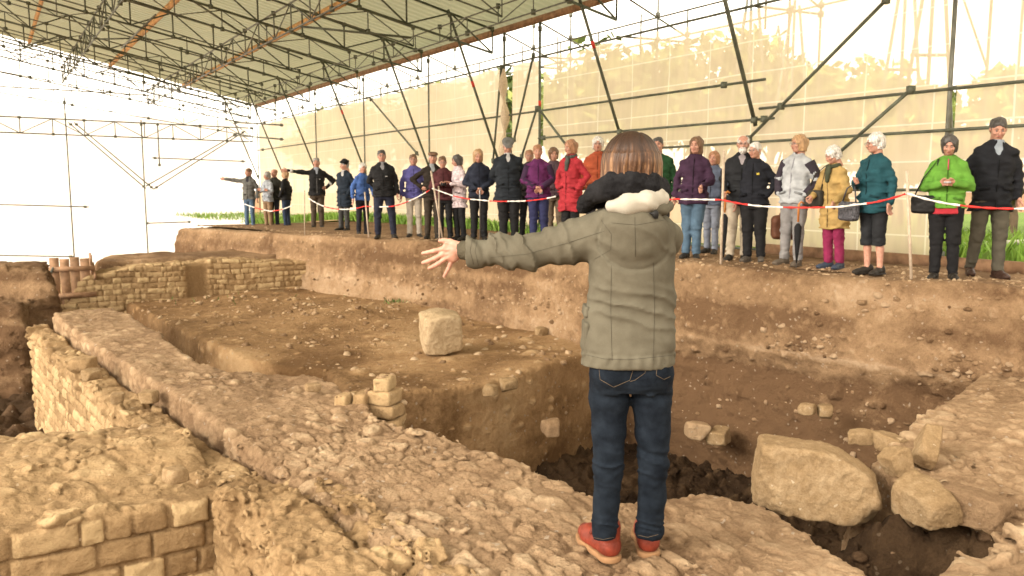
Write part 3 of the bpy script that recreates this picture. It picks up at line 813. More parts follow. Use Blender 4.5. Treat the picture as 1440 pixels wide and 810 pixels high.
# scattered grit and crumbs: nobody could count them
def scatter(name, n, place, smin, smax, mat, seed, kind="stuff"):
    r = np.random.default_rng(seed)
    base = np.array([(1, 0, 0), (-1, 0, 0), (0, 1, 0), (0, -1, 0), (0, 0, 1), (0, 0, -1)], float)
    tri = np.array([(0, 2, 4), (2, 1, 4), (1, 3, 4), (3, 0, 4), (2, 0, 5), (1, 2, 5), (3, 1, 5), (0, 3, 5)])
    # subdivided octahedron
    vs_ = list(map(tuple, base)); T = []; cache = {}
    def mid(a, b):
        k = (min(a, b), max(a, b))
        if k not in cache:
            m = (np.array(vs_[a]) + np.array(vs_[b])) / 2; m /= np.linalg.norm(m); vs_.append(tuple(m)); cache[k] = len(vs_) - 1
        return cache[k]
    for a, b, c in tri:
        x, y, z = mid(a, b), mid(b, c), mid(c, a); T += [(a, x, z), (x, b, y), (z, y, c), (x, y, z)]
    vs_ = np.array(vs_); T = np.array(T); V = []; Qs = []; To = []
    for i in range(n):
        p = place(r)
        if p is None: continue
        s = smin + (smax - smin) * r.random() ** 3
        w = vs_ * (1 + r.normal(0, .16, (len(vs_), 1))) * np.array((1, r.uniform(.6, 1), r.uniform(.4, .8))) * s
        a = r.uniform(0, 6.28); ca, sa = math.cos(a), math.sin(a)
        w = np.stack([w[:, 0] * ca - w[:, 1] * sa, w[:, 0] * sa + w[:, 1] * ca, w[:, 2]], 1) + p
        Qs.append(T + len(V) * len(vs_)); V.append(w); To.append(np.full(len(vs_), r.uniform(.1, .9)))
    o = mesh_np(name, np.concatenate(V), np.concatenate(Qs), mat, tone=np.concatenate(To), smooth=False)
    return tag(o, kind=kind)
dg = bpy.context.evaluated_depsgraph_get()
def drop(x, y, top=3.0):
    ok, loc, nrm, idx, ob, mt = SC.ray_cast(dg, Vector((x, y, top)), Vector((0, 0, -1)))
    return (loc.z, nrm.z, ob.name) if ok else (None, 0, '')
dg.update()
def pl_near(r):
    p = r.uniform((.8, -.3), (6.0, 3.0)); x, y = p[0] * U + p[1] * Vv
    if y < 2.4: return None
    z, nz, nm = drop(x, y, 1.0)
    return np.array((x, y, z - .002)) if z is not None and z > -.4 and nz > .5 else None
scatter("grit", 7500, pl_near, .004, .034, M_rub, 1)
def pl_floor(r):
    x, y = r.uniform((-9, 8.6), (3, 20))
    z, nz, nm = drop(x, y, .0)
    return np.array((x, y, z)) if z is not None and nm.startswith('excav') and nz > .6 else None
scatter("floor_gravel", 2600, pl_floor, .012, .07, M_rub, 2)
def pl_bank(r):
    i = r.integers(1, len(bank_line) - 1); a, b = np.array(bank_line[i]), np.array(bank_line[i + 1 if i + 1 < len(bank_line) else i])
    p = a + (b - a) * r.random(); k = r.uniform(-.1, 1.2); p = p + np.array((.69, .72)) * k
    z, nz, nm = drop(p[0], p[1], 1.0)
    return np.array((p[0], p[1], z)) if z is not None and nz > .6 else None
def pl_face(r):
    """stones showing in the cut faces: cast level rays at the bank and the pit edge from the dig side"""
    t = r.random(); k = t * (len(bank_line) - 2); i = int(k); a, b = np.array(bank_line[i]), np.array(bank_line[i + 1]); p = a + (b - a) * (k - i)
    z = r.uniform(-1.7, .34) if r.random() < .6 else r.uniform(-.58, -.36)
    d_ = Vector((float(-Sa) * -1, float(Ca) * -1, 0)); o_ = Vector((p[0], p[1], z)) - d_ * 1.6
    ok, loc, nrm, idx, ob, mt = SC.ray_cast(dg, o_, d_, distance=3.0)
    return np.array(loc) if ok and ob.name.startswith(('earth_bank', 'excav')) else None
def pl_face2(r):
    p = pl_face(r)
    if p is None or vnoise(np.array([p], np.float32), (.7, .7, .25), 55)[0] + .35 < r.random() * .9: return None
    return p + np.array((.5, .5, 0)) * .012
scatter("bank_stones", 3600, pl_face2, .008, .06, M_bank, 12)
def pl_pit(r):
    x, y = r.uniform((.6, 3.4), (4.2, 6.6)); z, nz, nm = drop(x, y, -.3)
    return np.array((x, y, z)) if z is not None and nm.startswith('pit') else None
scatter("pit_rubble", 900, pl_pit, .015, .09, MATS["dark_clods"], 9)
scatter("path_gravel", 2200, pl_bank, .006, .035, M_rub, 3)

# plank shuttering propped between the earth mass and the far wall
so = onz(103, 432, -.92); sh = empty("plank_shuttering", (so[0], so[1], -.92), .5); tag(sh, "weathered plank shuttering with battens and a thin prop, left of the far brick wall", "shuttering")
for i in range(4): mesh_np("plank", *boxm((-.36 + i * .175, -.02, 0), (-.36 + i * .175 + .165, .02, .98 - .03 * (i % 2))), M_plank, sh, smooth=False)
for i in range(4): mesh_np("plank", *boxm((.345, .03 + i * .19, 0), (.385, .03 + i * .19 + .18, 1.0 - .02 * (i % 3))), M_plank, sh, smooth=False)
for z in (.24, .76): mesh_np("batten", *boxm((-.42, -.075, z - .045), (.42, -.025, z + .045)), M_plank, sh, smooth=False)
mesh_np("batten", *boxm((.39, .0, .55), (.43, .8, .64), Matrix.Rotation(.25, 4, 'X')), M_plank, sh, smooth=False)
mesh_np("prop", *seg((-.62, -.35, .02), (-.30, -.06, .80), .022), M_steel, sh); mesh_np("prop", *seg((-.22, -.3, 0), (-.33, -.08, .6), .02), M_steel, sh)

# ---------------------------------------------------------------- the shelter: roof, scaffolding, netting
EH, K = CZ + 3.93, .222                                   # eave height, roof slope
roofz = lambda s: EH + K * s
TR = [-4.2, -2.64, .34, 3.7, 8.3, 12.1, 16.8, 21.5, 25.7, 29.6]
def zfab(t): return CZ + 2.9
# roof: corrugated sheet with timber purlins
M_roof, nt, b, o_ = nodes("roof_sheet_green_white")
b.inputs["Base Color"].default_value = (.60, .62, .44, 1); b.inputs["Roughness"].default_value = .5
tc = N(nt, "ShaderNodeTexCoord"); n1 = N(nt, "ShaderNodeTexNoise", Scale=.5, Detail=5.0); nt.links.new(tc.outputs["Object"], n1.inputs["Vector"])
cr = ramp(nt, n1.outputs[0], [(.3, (.34, .36, .24)), (.7, (.46, .47, .34))]); nt.links.new(cr, b.inputs["Base Color"])
tl = N(nt, "ShaderNodeBsdfTranslucent"); tl.inputs[0].default_value = (.8, .85, .6, 1)
mx = N(nt, "ShaderNodeMixShader"); mx.inputs[0].default_value = .12
nt.links.new(b.outputs[0], mx.inputs[1]); nt.links.new(tl.outputs[0], mx.inputs[2]); nt.links.new(mx.outputs[0], o_.inputs[0])
T0, T1_, SMAX = -7.5, 30.2, 15.0
roof = empty("shelter_roof", FT(10, 0, EH)); tag(roof, "pale green corrugated sheet roof over the dig, on orange timber purlins", "roof")
ro = np.array(FT(10, 0, EH))
tt = []; t = T0
while t < T1_:
    tt += [(t, 0), (t + .19, 0), (t + .21, .08), (t + .26, .08)]; t += .29
ss = np.linspace(-.35, SMAX, 12); V = []; Q = []
for (t, h) in tt:
    for s_ in ss: V.append(np.array(FT(t, s_, roofz(s_) + h)) - ro)
ns = len(ss)
for i in range(len(tt) - 1):
    for j in range(ns - 1): a = i * ns + j; Q.append((a, a + 1, a + ns + 1, a + ns))
mesh_np("roof_sheet", V, np.array(Q), M_roof, roof, smooth=False)
for s_ in (-.25, 2.9, 5.8, 8.7, 11.6, 14.4):
    a, b_ = np.array(FT(T0, s_, roofz(s_) - .09)) - ro, np.array(FT(T1_, s_, roofz(s_) - .09)) - ro
    Rm = Matrix(((E2[0], -N2[0], 0), (E2[1], -N2[1], 0), (0, 0, 1)))
    h = .085 if s_ > 0 else .07
    V, Q = boxm((0, -.04, -h), (np.linalg.norm(b_ - a), .04, h)); V = V @ np.array(Rm).T + a
    mesh_np("purlin", V, Q, M_wood if s_ > 0 else M_plank, roof, smooth=False)

def node(p, n=1.0):
    """a clamp where tubes cross"""
    return (p, n)
CPL = {}
def couplers(ps, mat, r):
    for p, n in ps:
        if n not in CPL:
            o = mesh_np("coupler", *boxm((-.045 * n, -.04 * n, -.05 * n), (.045 * n, .04 * n, .05 * n)), mat, r, smooth=False); CPL[n] = o.data
        else: o = bpy.data.objects.new("coupler", CPL[n]); COL.objects.link(o); o.parent = r
        o.location = tuple(float(c) for c in p)
def truss(label, P0, P1, dep, nb, mat, tube=.028, group=None, name="lattice_beam"):
    P0, P1 = np.array(P0, float), np.array(P1, float); r = empty(name, tuple(P0)); tag(r, label, "lattice beam", group)
    a0, a1 = np.zeros(3), P1 - P0; d0, d1 = np.array((0, 0, -dep[0])), np.array((0, 0, -dep[1]))
    mesh_np("chord", *seg(a0, a1, tube), mat, r); mesh_np("chord", *seg(a0 + d0, a1 + d1, tube), mat, r)
    for i in range(nb + 1):
        f = i / nb; T_ = a0 + a1 * f; Bm = T_ + d0 + (d1 - d0) * f
        mesh_np("strut", *seg(T_, Bm, tube * .8, 6), mat, r)
        if i < nb:
            g = (i + 1) / nb; T2 = a0 + a1 * g; B2 = T2 + d0 + (d1 - d0) * g
            mesh_np("brace", *(seg(T_, B2, tube * .75, 6) if i % 2 else seg(Bm, T2, tube * .75, 6)), mat, r)
    cl = [node(a0 + a1 * i / nb) for i in range(0, nb + 1, 2)] + [node(a0 + a1 * i / nb + d0 + (d1 - d0) * i / nb) for i in range(1, nb + 1, 2)]
    couplers(cl, mat, r)
    return r
def ordw(i): return ["first", "second", "third", "fourth", "fifth", "sixth", "seventh", "eighth", "ninth", "tenth", "eleventh", "twelfth", "thirteenth", "fourteenth", "fifteenth", "sixteenth"][i]
far = list(reversed(TR))
for i, t in enumerate(far):
    truss("dark lattice beam under the roof climbing from the netting side, %s from the far end" % ordw(i), FT(t, .15, roofz(.15) - .22), FT(t, 14.6, roofz(14.6) - .22), (.55, .85), 13, M_steel_d, group="lattice beams across the roof")
mids = [(-4.1), -1.1, 2.0, 6.0, 10.2, 14.5, 19.1, 23.6, 27.6]
for i, t in enumerate(reversed(mids)):
    truss("lighter lattice beam between two dark ones under the roof, %s from the far end" % ordw(i), FT(t, 1.3, roofz(1.3) - .25), FT(t + .2, 14.4, roofz(14.4) - .3), (.45, .6), 11, M_steel, tube=.02, group="lighter lattice beams across the roof")
for i, s_ in enumerate((1.28, 4.4, 7.6, 10.8, 13.9)):
    truss("long lattice beam running the length of the shelter, %s from the netting side" % ordw(i), FT(T0 + .5, s_, roofz(s_) - (.72 if i else .45)), FT(29.9, s_, roofz(s_) - (.72 if i else .45)), (.6, .6) if i else (.35, .35), 28, M_steel_d if i > 1 else M_steel, tube=.022 if i else .017, group="lattice beams running lengthways under the roof")
def pole(name, label, a, b_, mat, r=.024, group=None, band=None, cat="scaffold pole", ends=True):
    a, b_ = np.array(a, float), np.array(b_, float); o = empty(name, tuple(a)); tag(o, label, cat, group)
    mesh_np("tube", *seg((0, 0, 0), b_ - a, r), mat, o)
    if ends: couplers([node((b_ - a) * .03), node((b_ - a) * .97)], mat, o)
    if band is not None:
        c = (b_ - a) * band; d = (b_ - a) / np.linalg.norm(b_ - a) * .07
        mesh_np("band", *seg(c - d, c + d, r * 1.12), M_red, o)
    return o
# raking struts from the roof beams down to the netting frame
for i, t in enumerate(far[:-2]):
    s1 = 1.28; zt = roofz(s1) - .15
    pole("raking_strut", "dark raking strut from the roof down to the netting frame, %s from the far end" % ordw(i), FT(t, -.0 if t < 6 else -.1, CZ + (1.0 if t < 6 else .45)), FT(t, s1 if t < 6 else s1 + .05, zt), M_steel_d, r=.034 if t < 1 else .03,
         group="raking struts along the netting", band=.55 if t in (8.3, 3.7, 16.8) else None)
# netting posts, rails
posts = [(-12, "nearest, out of sight to the right"), (-2.8, "behind the woman in the green jacket"), (6.6, "dark, red-banded, above the woman in purple"), (8.1, "above the tall man in the flat cap"), (12.1, "above the man in the brown cap"), (16.8, "above the tall man in black"), (21.5, "above the man in the beret"), (29.4, "at the far corner of the netting")]
for t, w in posts[1:]:
    pole("netting_post", "upright scaffold post in the netting frame, " + w, FT(t, -.06, gz(t)), FT(t, -.06, zfab(t) + .75), M_steel_d if t in (6.6, 8.1) else M_steel, r=.03 if t < 10 else .024, group="netting frame posts", band=.62 if t in (6.6, 8.1) else None)
for (t0, t1, h0, h1, w) in [(-14, 29.4, 2.9, 2.9, "along the very top edge of the netting"), (.2, 29.4, 1.72, 1.72, "across the middle of the netting left of the near posts"), (-14, .3, 1.27, 1.27, "the upper of two on the right behind the near people"),
                            (.0, 6.6, 1.1, 1.12, "just above head height behind the guide"), (-14, 4.5, .76, .74, "the lower of two on the right behind the near people"), (-14, 6, -.02, -.02, "at waist height behind the near people"), (-14, 29.4, -.93, -1.1, "along the foot of the netting")]:
    pole("scaffold_rail", "long horizontal scaffold rail " + w, FT(t0, -.03, CZ + h0), FT(t1, -.03, CZ + h1), M_steel_d, r=.022, group="rails of the netting frame")
def fabpt(px, py, off=-.02):
    """point on the netting plane seen at a pixel"""
    d = ray(px, py); n = np.array((N2[0], N2[1])); k = float((B0 @ n) - off) / (d[0] * n[0] + d[1] * n[1]); return (d[0] * k, d[1] * k, CZ + d[2] * k)
for (a, b_, w) in [((1246, 0), (1048, 200), "steep and long, right of the guide"), ((1281, 126), (1176, 218), "short, ending at the post behind the green jacket"), ((757, 152), (802, 212), "running down right from the red-banded post"),
                   ((755, 152), (733, 222), "running down left from the red-banded post"), ((522, 140), (588, 218), "half way along the netting above the man in black"), ((750, 78), (722, 200), "in the narrow netting bay above the cap"), ((705, 95), (693, 230), "dark, at the gap with the hanging rope of netting")]:
    A_, B_ = fabpt(*a), fabpt(*b_)
    A_ = np.array(A_) + (np.array(A_) - np.array(B_)) * .03
    pole("diagonal_brace", "diagonal scaffold tube against the netting, " + w, B_, A_, M_steel if w.startswith("half") else M_steel_d, r=.026, group="diagonal braces of the netting")
# netting panels (debris netting with a reinforcing grid)
def netting(name, base, transp):
    m, nt, b, o_ = nodes(name); L = nt.links.new
    uvn = N(nt, "ShaderNodeUVMap"); sx = N(nt, "ShaderNodeSeparateXYZ"); L(uvn.outputs[0], sx.inputs[0])
    def line(out, per, w, off=0.0):
        x = mth(nt, 'FRACT', mth(nt, 'ADD', mth(nt, 'DIVIDE', out, per), off)); return mth(nt, 'LESS_THAN', mth(nt, 'ABSOLUTE', mth(nt, 'SUBTRACT', x, .5)), w)
    g = mth(nt, 'MAXIMUM', line(sx.outputs[0], 1.02, .012), line(sx.outputs[1], .50, .022))
    n1 = N(nt, "ShaderNodeTexNoise", Scale=.9, Detail=5.0); L(uvn.outputs[0], n1.inputs["Vector"])
    mp = N(nt, "ShaderNodeMapping"); mp.inputs["Scale"].default_value = (9, 1.2, 1); L(uvn.outputs[0], mp.inputs[0])
    n2 = N(nt, "ShaderNodeTexNoise", Scale=1.0, Detail=4.0); L(mp.outputs[0], n2.inputs["Vector"])
    f = mth(nt, 'ADD', mth(nt, 'MULTIPLY', n1.outputs[0], .5), mth(nt, 'MULTIPLY', n2.outputs[0], .5))
    c = ramp(nt, f, [(.35, tuple(x * .86 for x in base)), (.65, base)])
    c = mixc(nt, mth(nt, 'MULTIPLY', g, .5), c, (.97, .93, .84))
    tl = N(nt, "ShaderNodeBsdfTranslucent"); L(c, tl.inputs[0])
    df = N(nt, "ShaderNodeBsdfDiffuse"); L(c, df.inputs[0])
    m1 = N(nt, "ShaderNodeMixShader"); m1.inputs[0].default_value = .22; L(tl.outputs[0], m1.inputs[1]); L(df.outputs[0], m1.inputs[2])
    tr = N(nt, "ShaderNodeBsdfTransparent"); tr.inputs[0].default_value = (1, .97, .9, 1)
    m2 = N(nt, "ShaderNodeMixShader"); L(mth(nt, 'MULTIPLY', mth(nt, 'SUBTRACT', 1.0, mth(nt, 'MULTIPLY', g, .4)), transp), m2.inputs[0])
    L(m1.outputs[0], m2.inputs[1]); L(tr.outputs[0], m2.inputs[2]); L(m2.outputs[0], o_.inputs[0])
    return m
M_net = netting("cream_netting", (.98, .80, .60), .33)
M_net2 = netting("cream_netting_far", (.98, .81, .62), .10)
def panel(label, t0, t1, zb, zt, mat, seed, name="debris_netting", group="cream netting panels", wob=.10):
    nt_, nz = max(6, int((t1 - t0) / .18)), 22
    T_, Zz = np.meshgrid(np.linspace(t0, t1, nt_), np.linspace(0, 1, nz), indexing='ij')
    zb_ = np.array([zb(t) if callable(zb) else zb for t in T_[:, 0]])[:, None]; Zr = zb_ + (zt - zb_) * Zz
    P = np.stack([T_.ravel(), Zr.ravel(), 0 * Zr.ravel()], 1).astype(np.float32)
    s_ = wob * fbm(P, (1.6, 2.6, 1), 3, seed).reshape(T_.shape) * np.sin(np.pi * np.clip((T_ - t0) / (t1 - t0), .03, .97)) ** .3 + .02 * fbm(P, (.3, 1.8, 1), 2, seed + 4).reshape(T_.shape)
    Zr = Zr - .06 * np.abs(np.sin(T_ * 2.1)) * (Zz > .98)
    X = B0[0] + E2[0] * T_ - N2[0] * (s_ - .12); Y = B0[1] + E2[1] * T_ - N2[1] * (s_ - .12)
    V = np.stack([X.ravel(), Y.ravel(), Zr.ravel()], 1)
    i = np.arange((nt_ - 1) * (nz - 1)); a = (i // (nz - 1)) * nz + i % (nz - 1); Q = np.stack([a, a + nz, a + nz + 1, a + 1], 1)
    o = mesh_np(name, V, Q, mat); uvl = o.data.uv_layers.new(name="UVMap")
    uvs = np.stack([T_.ravel(), Zr.ravel()], 1).astype(np.float32)[Q.ravel()]; uvl.data.foreach_set('uv', uvs.ravel())
    return tag(o, label, "netting", group)
low = lambda t: gz(t) + .06
panel("cream netting panel at the far right, open over the grass", -15, -2.85, lambda t: CZ + .0, zfab(0), M_net, 1)
panel("wide panel of thin cream netting behind the near people", -2.8, 6.55, low, zfab(0), M_net, 2)
panel("narrow cream netting panel between two dark posts, beside the twisted rope", 6.65, 7.85, low, zfab(0), M_net2, 3)
panel("longest cream netting panel, running from the twisted rope to the far corner", 8.15, 29.4, low, zfab(0), M_net2, 4)
# twisted rope of netting in the gap
pts = []; rs = []
for i in range(26):
    f = i / 25; z = zfab(0) - .1 - 2.2 * f; t_ = 7.98 + .05 * math.sin(f * 9); pts.append(FT(t_, .02, z)); rs.append(.03 + .085 * abs(math.sin(f * 3.1 * 3.0)) ** 1.5)
tag(mesh_np("twisted_netting", *tube_path(pts, .1, 10, rs), plain("cream_cloth", (.55, .45, .32), rough=.9, var=.2, bump=.4, bscale=60)), "twisted rope of cream netting hanging in the gap between two panels", "netting")
# scaffold lift above and outside the netting
k = 0
outs = [-11, -7.2, -2.8, .5, 3.7, 6.6, 8.1, 12.1, 14.5, 16.8, 19.2, 21.5, 25.5, 29.4]
for i, t in enumerate(reversed(outs)):
    r = empty("guard_frame", FT(t, -.9, gz(t))); tag(r, "outer scaffold frame with guard rails rising above the netting, %s from the far end" % ordw(i), "scaffold frame", "outer scaffold frames")
    o3 = np.array(FT(t, -.9, gz(t)))
    L_ = lambda a, b_, rr=.02: mesh_np("tube", *seg(np.array(a) - o3, np.array(b_) - o3, rr, 6), M_steel, r)
    L_(FT(t, -.9, gz(t)), FT(t, -.9, CZ + 3.95)); L_(FT(t + .5, -.9, CZ + 2.7), FT(t + .5, -.9, CZ + 3.5), .018); L_(FT(t, -.05, CZ + 2.9), FT(t, -1.7, CZ + 2.95))
    L_(FT(t, -.05, CZ + 3.65), FT(t, -1.7, CZ + 3.05), .018); L_(FT(t, -1.7, gz(t)), FT(t, -1.7, CZ + 3.6)); L_(FT(t, -.9, CZ + 1.6), FT(t + .9, -1.7, CZ + 2.9), .018)
    couplers([node(np.array(FT(t, -.9, CZ + z)) - o3, .9) for z in (2.92, 3.4, 3.9)] + [node(np.array(FT(t, -1.7, CZ + z)) - o3, .9) for z in (2.95, 3.1)], M_steel, r)
for (s_, h, w) in [(-.9, 3.35, "upper guard rail above the netting"), (-1.7, 3.1, "outermost guard rail beyond the netting"), (-1.7, 1.5, "outer ledger seen faintly through the netting")]:
    pole("scaffold_rail", "long thin " + w, FT(-11, s_, CZ + h), FT(29.4, s_, CZ + h), M_steel, r=.018, group="outer scaffold rails")
# outer buttresses seen through the near netting
for i, (px, w) in enumerate([(1300, "nearest"), (1262, "middle"), (1050, "farther"), (1110, "farthest")]):
    d = ray(px, 200); k2 = 13.5 / d[1] * (1 + .12 * i); x, y = d[0] * k2, d[1] * k2
    r = empty("scaffold_buttress", (x, y, .3)); tag(r, "leaning A-shaped scaffold buttress showing faintly behind the near netting, %s of four" % w, "scaffold frame", "scaffold buttresses beyond the netting")
    for q0, q1 in [((0, 0, 0), (0, 0, 5.2)), ((.75, .2, 0), (.1, 0, 5.0)), ((-.7, -.1, 0), (-.05, 0, 5.0)), ((.5, .1, 1.6), (-.45, 0, 1.6)), ((.3, 0, 3.2), (-.3, 0, 3.2))]: mesh_np("tube", *seg(q0, q1, .028, 6), M_steel, r)

rr_ = np.random.default_rng(11)
for i, t in enumerate(sorted(rr_.uniform(-1, 27, 16))[::-1]):
    s_ = rr_.uniform(1.5, 12); dt, ds = ((rr_.uniform(2, 5), rr_.uniform(-.6, .6)), (rr_.uniform(-.4, .4), rr_.uniform(1.5, 3)), (rr_.uniform(1, 2.5), rr_.uniform(1, 2.5)))[i % 3]; t -= dt * .5
    o = mesh_np("roof_tube", *seg(FT(t, s_, roofz(s_) - rr_.uniform(.25, 1.4)), FT(t + dt, s_ + ds, roofz(s_ + ds) - rr_.uniform(.25, 1.4)), .026), M_steel if i % 2 else M_steel_d)
    tag(o, "odd scaffold tube lashed among the lattice beams under the roof, %s from the far end" % ordw(i), "scaffold pole", "odd tubes under the roof")
tag(mesh_np("low_board", *seg(ond(1318, 346, 12.4), ond(1470, 339, 11.2), .035), plain("white_board", (.6, .58, .54))), "low white rail standing in the grass behind the man in the black coat", "rail")
tag(mesh_np("edge_plank", *boxm((0, -.02, 0), (11.0, .02, .16), Matrix.Translation(FT(-11, .14, .36)) @ Matrix.Rotation(math.atan2(E2[1], E2[0]), 4, 'Z')), M_plank, smooth=False), "long weathered plank on edge along the foot of the near netting", "plank")
# white sheeted far end of the shelter
TE = 30.0
M_white, nt, b, o_ = nodes("white_sheeting")
tl = N(nt, "ShaderNodeBsdfTranslucent"); tl.inputs[0].default_value = (.97, .97, .95, 1)
df = N(nt, "ShaderNodeBsdfDiffuse"); df.inputs[0].default_value = (.9, .9, .88, 1)
m1 = N(nt, "ShaderNodeMixShader"); m1.inputs[0].default_value = .12; nt.links.new(tl.outputs[0], m1.inputs[1]); nt.links.new(df.outputs[0], m1.inputs[2]); nt.links.new(m1.outputs[0], o_.inputs[0])
def wall_pts(s0, s1, z0, z1, t=TE, n=40, nz=16):
    V = []; Q = []
    for i in range(n + 1):
        for j in range(nz + 1):
            s_ = s0 + (s1 - s0) * i / n; z = z0 + (z1 - z0) * j / nz
            V.append(FT(t + .05 * math.sin(s_ * 1.3) + .02 * math.sin(s_ * 5 + z * 2), s_, z))
    for i in range(n):
        for j in range(nz): a = i * (nz + 1) + j; Q.append((a, a + nz + 1, a + nz + 2, a + 1))
    return V, np.array(Q)
tag(mesh_np("white_sheeting", *wall_pts(.1, 34, -2.0, CZ + 3.1, TE + .3), M_white), "bright white translucent sheeting closing the far end of the shelter", "sheeting")
truss("slim lattice beam crossing the white far end at mid height", FT(TE, .0, CZ + 2.75), FT(TE - 1.0, 30, CZ + 2.95), (.62, .62), 26, M_steel, group="lattice beams of the far end", tube=.026)
truss("slim lattice beam in the white just below the far roof edge", FT(TE - .2, .2, roofz(.2) - .35), FT(TE - .2, 16, roofz(16) - .9), (.7, 1.0), 16, M_steel, group="lattice beams of the far end", tube=.022)
truss("thin lattice beam in the white under the two far roof beams", FT(TE - 1.2, .4, roofz(.4) - .9), FT(TE - 1.2, 20, roofz(16) - 1.6), (.8, .8), 14, M_steel, group="lattice beams of the far end", tube=.018)
for s_, w, tp in ((7.6, "left of the two tall ones", 3.7), (4.75, "right of the two tall ones", 2.9), (4.1, "short, beside the right tall one", 2.8), (14.5, "out at the left", 3.2)):
    pole("end_post", "thin upright scaffold post before the white sheeting, " + w, FT(TE - .25, s_, -2.0 if s_ != 4.1 else CZ + .95), FT(TE - .25, s_, CZ + tp), M_steel, r=.028, group="posts of the white far end")
def endpt(px, py, off=.3):
    d = ray(px, py); n = np.array((E2[0], E2[1])); k = float((B0 @ n) + TE - off) / (d[0] * n[0] + d[1] * n[1]); return (d[0] * k, d[1] * k, CZ + d[2] * k)
for a, b_, w in [((-60, 286), (125, 291), "at the left edge below the lattice beam"), ((-60, 358), (104, 361), "lowest, at the left edge"), ((205, 314), (268, 312), "short and low beside the right tall post"), ((214, 222), (345, 227), "short, left of the netting corner"),
                 ((96, 172), (205, 265), "slanting down from the left tall post"), ((104, 172), (216, 266), "slanting just beside the first slanting one"), ((205, 262), (335, 187), "slanting up to the netting corner"), ((216, 266), (345, 184), "slanting up to the netting corner, lower one"), ((-60, 118), (210, 134), "thin, above the mid-height lattice beam")]:
    pole("end_rail", "thin scaffold tube before the white sheeting, " + w, endpt(*a), endpt(*b_), M_steel, r=.024, group="tubes of the white far end")
# return frame at the far netting corner
for a, b_, w in [((328, 190), (398, 196), "lower"), ((330, 172), (398, 176), "upper")]:
    pole("corner_rail", "horizontal tube at the far netting corner, %s of two" % w, ond(a[0], a[1], 34), ond(b_[0], b_[1], 31), M_steel, r=.028, group="tubes of the far netting corner")

# ---------------------------------------------------------------- trees beyond the netting
M_leaf, nt, b, o_ = nodes("leaves")
at = N(nt, "ShaderNodeAttribute", attribute_name='tone')
nt.links.new(ramp(nt, at.outputs["Fac"], [(0, (.06, .09, .02)), (.5, (.13, .18, .04)), (1, (.26, .29, .07))]), b.inputs["Base Color"]); b.inputs["Roughness"].default_value = .6
M_bark = plain("bark", (.12, .085, .055), rough=.95, var=.3, scale=6, bump=.6, bscale=30)
def tree(label, x, y, h, rad, seed, n=2600, group="trees beyond the netting", leaf=.16):
    r = np.random.default_rng(seed); o = empty("broadleaf_tree", (x, y, -.3)); tag(o, label, "tree", group)
    th = h * .42; parts = [tube_path([(0, 0, 0), (.1, .05, th * .5), (-.05, .1, th), (0, 0, h * .8)], .2, 8, [h * .03, h * .022, h * .016, h * .005])]
    cl = []
    for i in range(26):
        a = r.uniform(0, 6.28); e = r.uniform(-.25, 1.0); k = rad * r.uniform(.45, .98)
        c = np.array((math.cos(a) * k * math.sqrt(max(.05, 1 - e * e * .9)), math.sin(a) * k * math.sqrt(max(.05, 1 - e * e * .9)), th + (h - th) * (.38 + .55 * e))); cl.append((c, rad * r.uniform(.20, .38), r.uniform(.2, .8)))
        if i % 2 == 0: parts.append(tube_path([(0, 0, th * r.uniform(.6, 1.2)), tuple(c * .5 + np.array((0, 0, th * .45))), tuple(c)], .05, 6, [h * .011, h * .007, h * .003]))
    mesh_np("trunk", *join(parts), M_bark, o)
    m = n; ci = r.integers(0, len(cl), m); C = np.array([c[0] for c in cl])[ci]; R_ = np.array([c[1] for c in cl])[ci]; tn = np.array([c[2] for c in cl])[ci]
    v = r.normal(0, 1, (m, 3)); v /= np.linalg.norm(v, axis=1)[:, None]; C = C + v * (R_ * r.uniform(.5, 1.15, m))[:, None] * np.array((1.15, 1.15, .8))
    a_ = r.normal(0, 1, (m, 3)); a_ /= np.linalg.norm(a_, axis=1)[:, None]; b2 = np.cross(a_, r.normal(0, 1, (m, 3))); b2 /= np.linalg.norm(b2, axis=1)[:, None]
    s_ = (leaf * r.uniform(.6, 1.3, m))[:, None]
    V = np.stack([C - a_ * s_ - b2 * s_ * .1, C + b2 * s_ * .55, C + a_ * s_ + b2 * s_ * .1, C - b2 * s_ * .55], 1).reshape(-1, 3)
    Q = np.arange(4 * m).reshape(m, 4); T_ = np.repeat(np.clip(tn + r.normal(0, .18, m), 0, 1), 4)
    mesh_np("crown", V, Q, M_leaf, o, smooth=False, tone=T_)
TREES = [(905, 27, 6.1, 2.9, "small bushy tree just left of the open sky patch, behind the guide's head"), (1010, 26, 6.1, 2.8, "rounded tree right of the guide's head"), (1085, 32, 6.1, 3, "low tree in the middle of the near netting"),
         (1175, 26, 5.2, 2.6, "low spreading tree behind the white-haired women"), (1265, 24, 4.6, 1.8, "small tree left of the buttresses"), (1425, 21, 4.6, 1.8, "small tree at the far right edge"), (830, 36, 6.6, 3.2, "tall tree left of the guide's head"),
         (720, 44, 7.2, 3.6, "tall tree showing over the netting top above the flat cap"), (640, 52, 7.3, 3.8, "tree whose top shows over the middle of the netting"), (560, 64, 7.8, 4.4, "tree over the netting above the tall man in black"), (480, 76, 8.2, 4.6, "distant tree over the far netting"), (1340, 30, 3.4, 2.0, "distant low tree right of the buttresses")]
for i, (px, d_, h, rd, w) in enumerate(TREES):
    dd = ray(px, 265); k2 = d_ / dd[1]
    tree(w, dd[0] * k2, d_, h, rd, 200 + i, leaf=.10 + d_ * .0035)
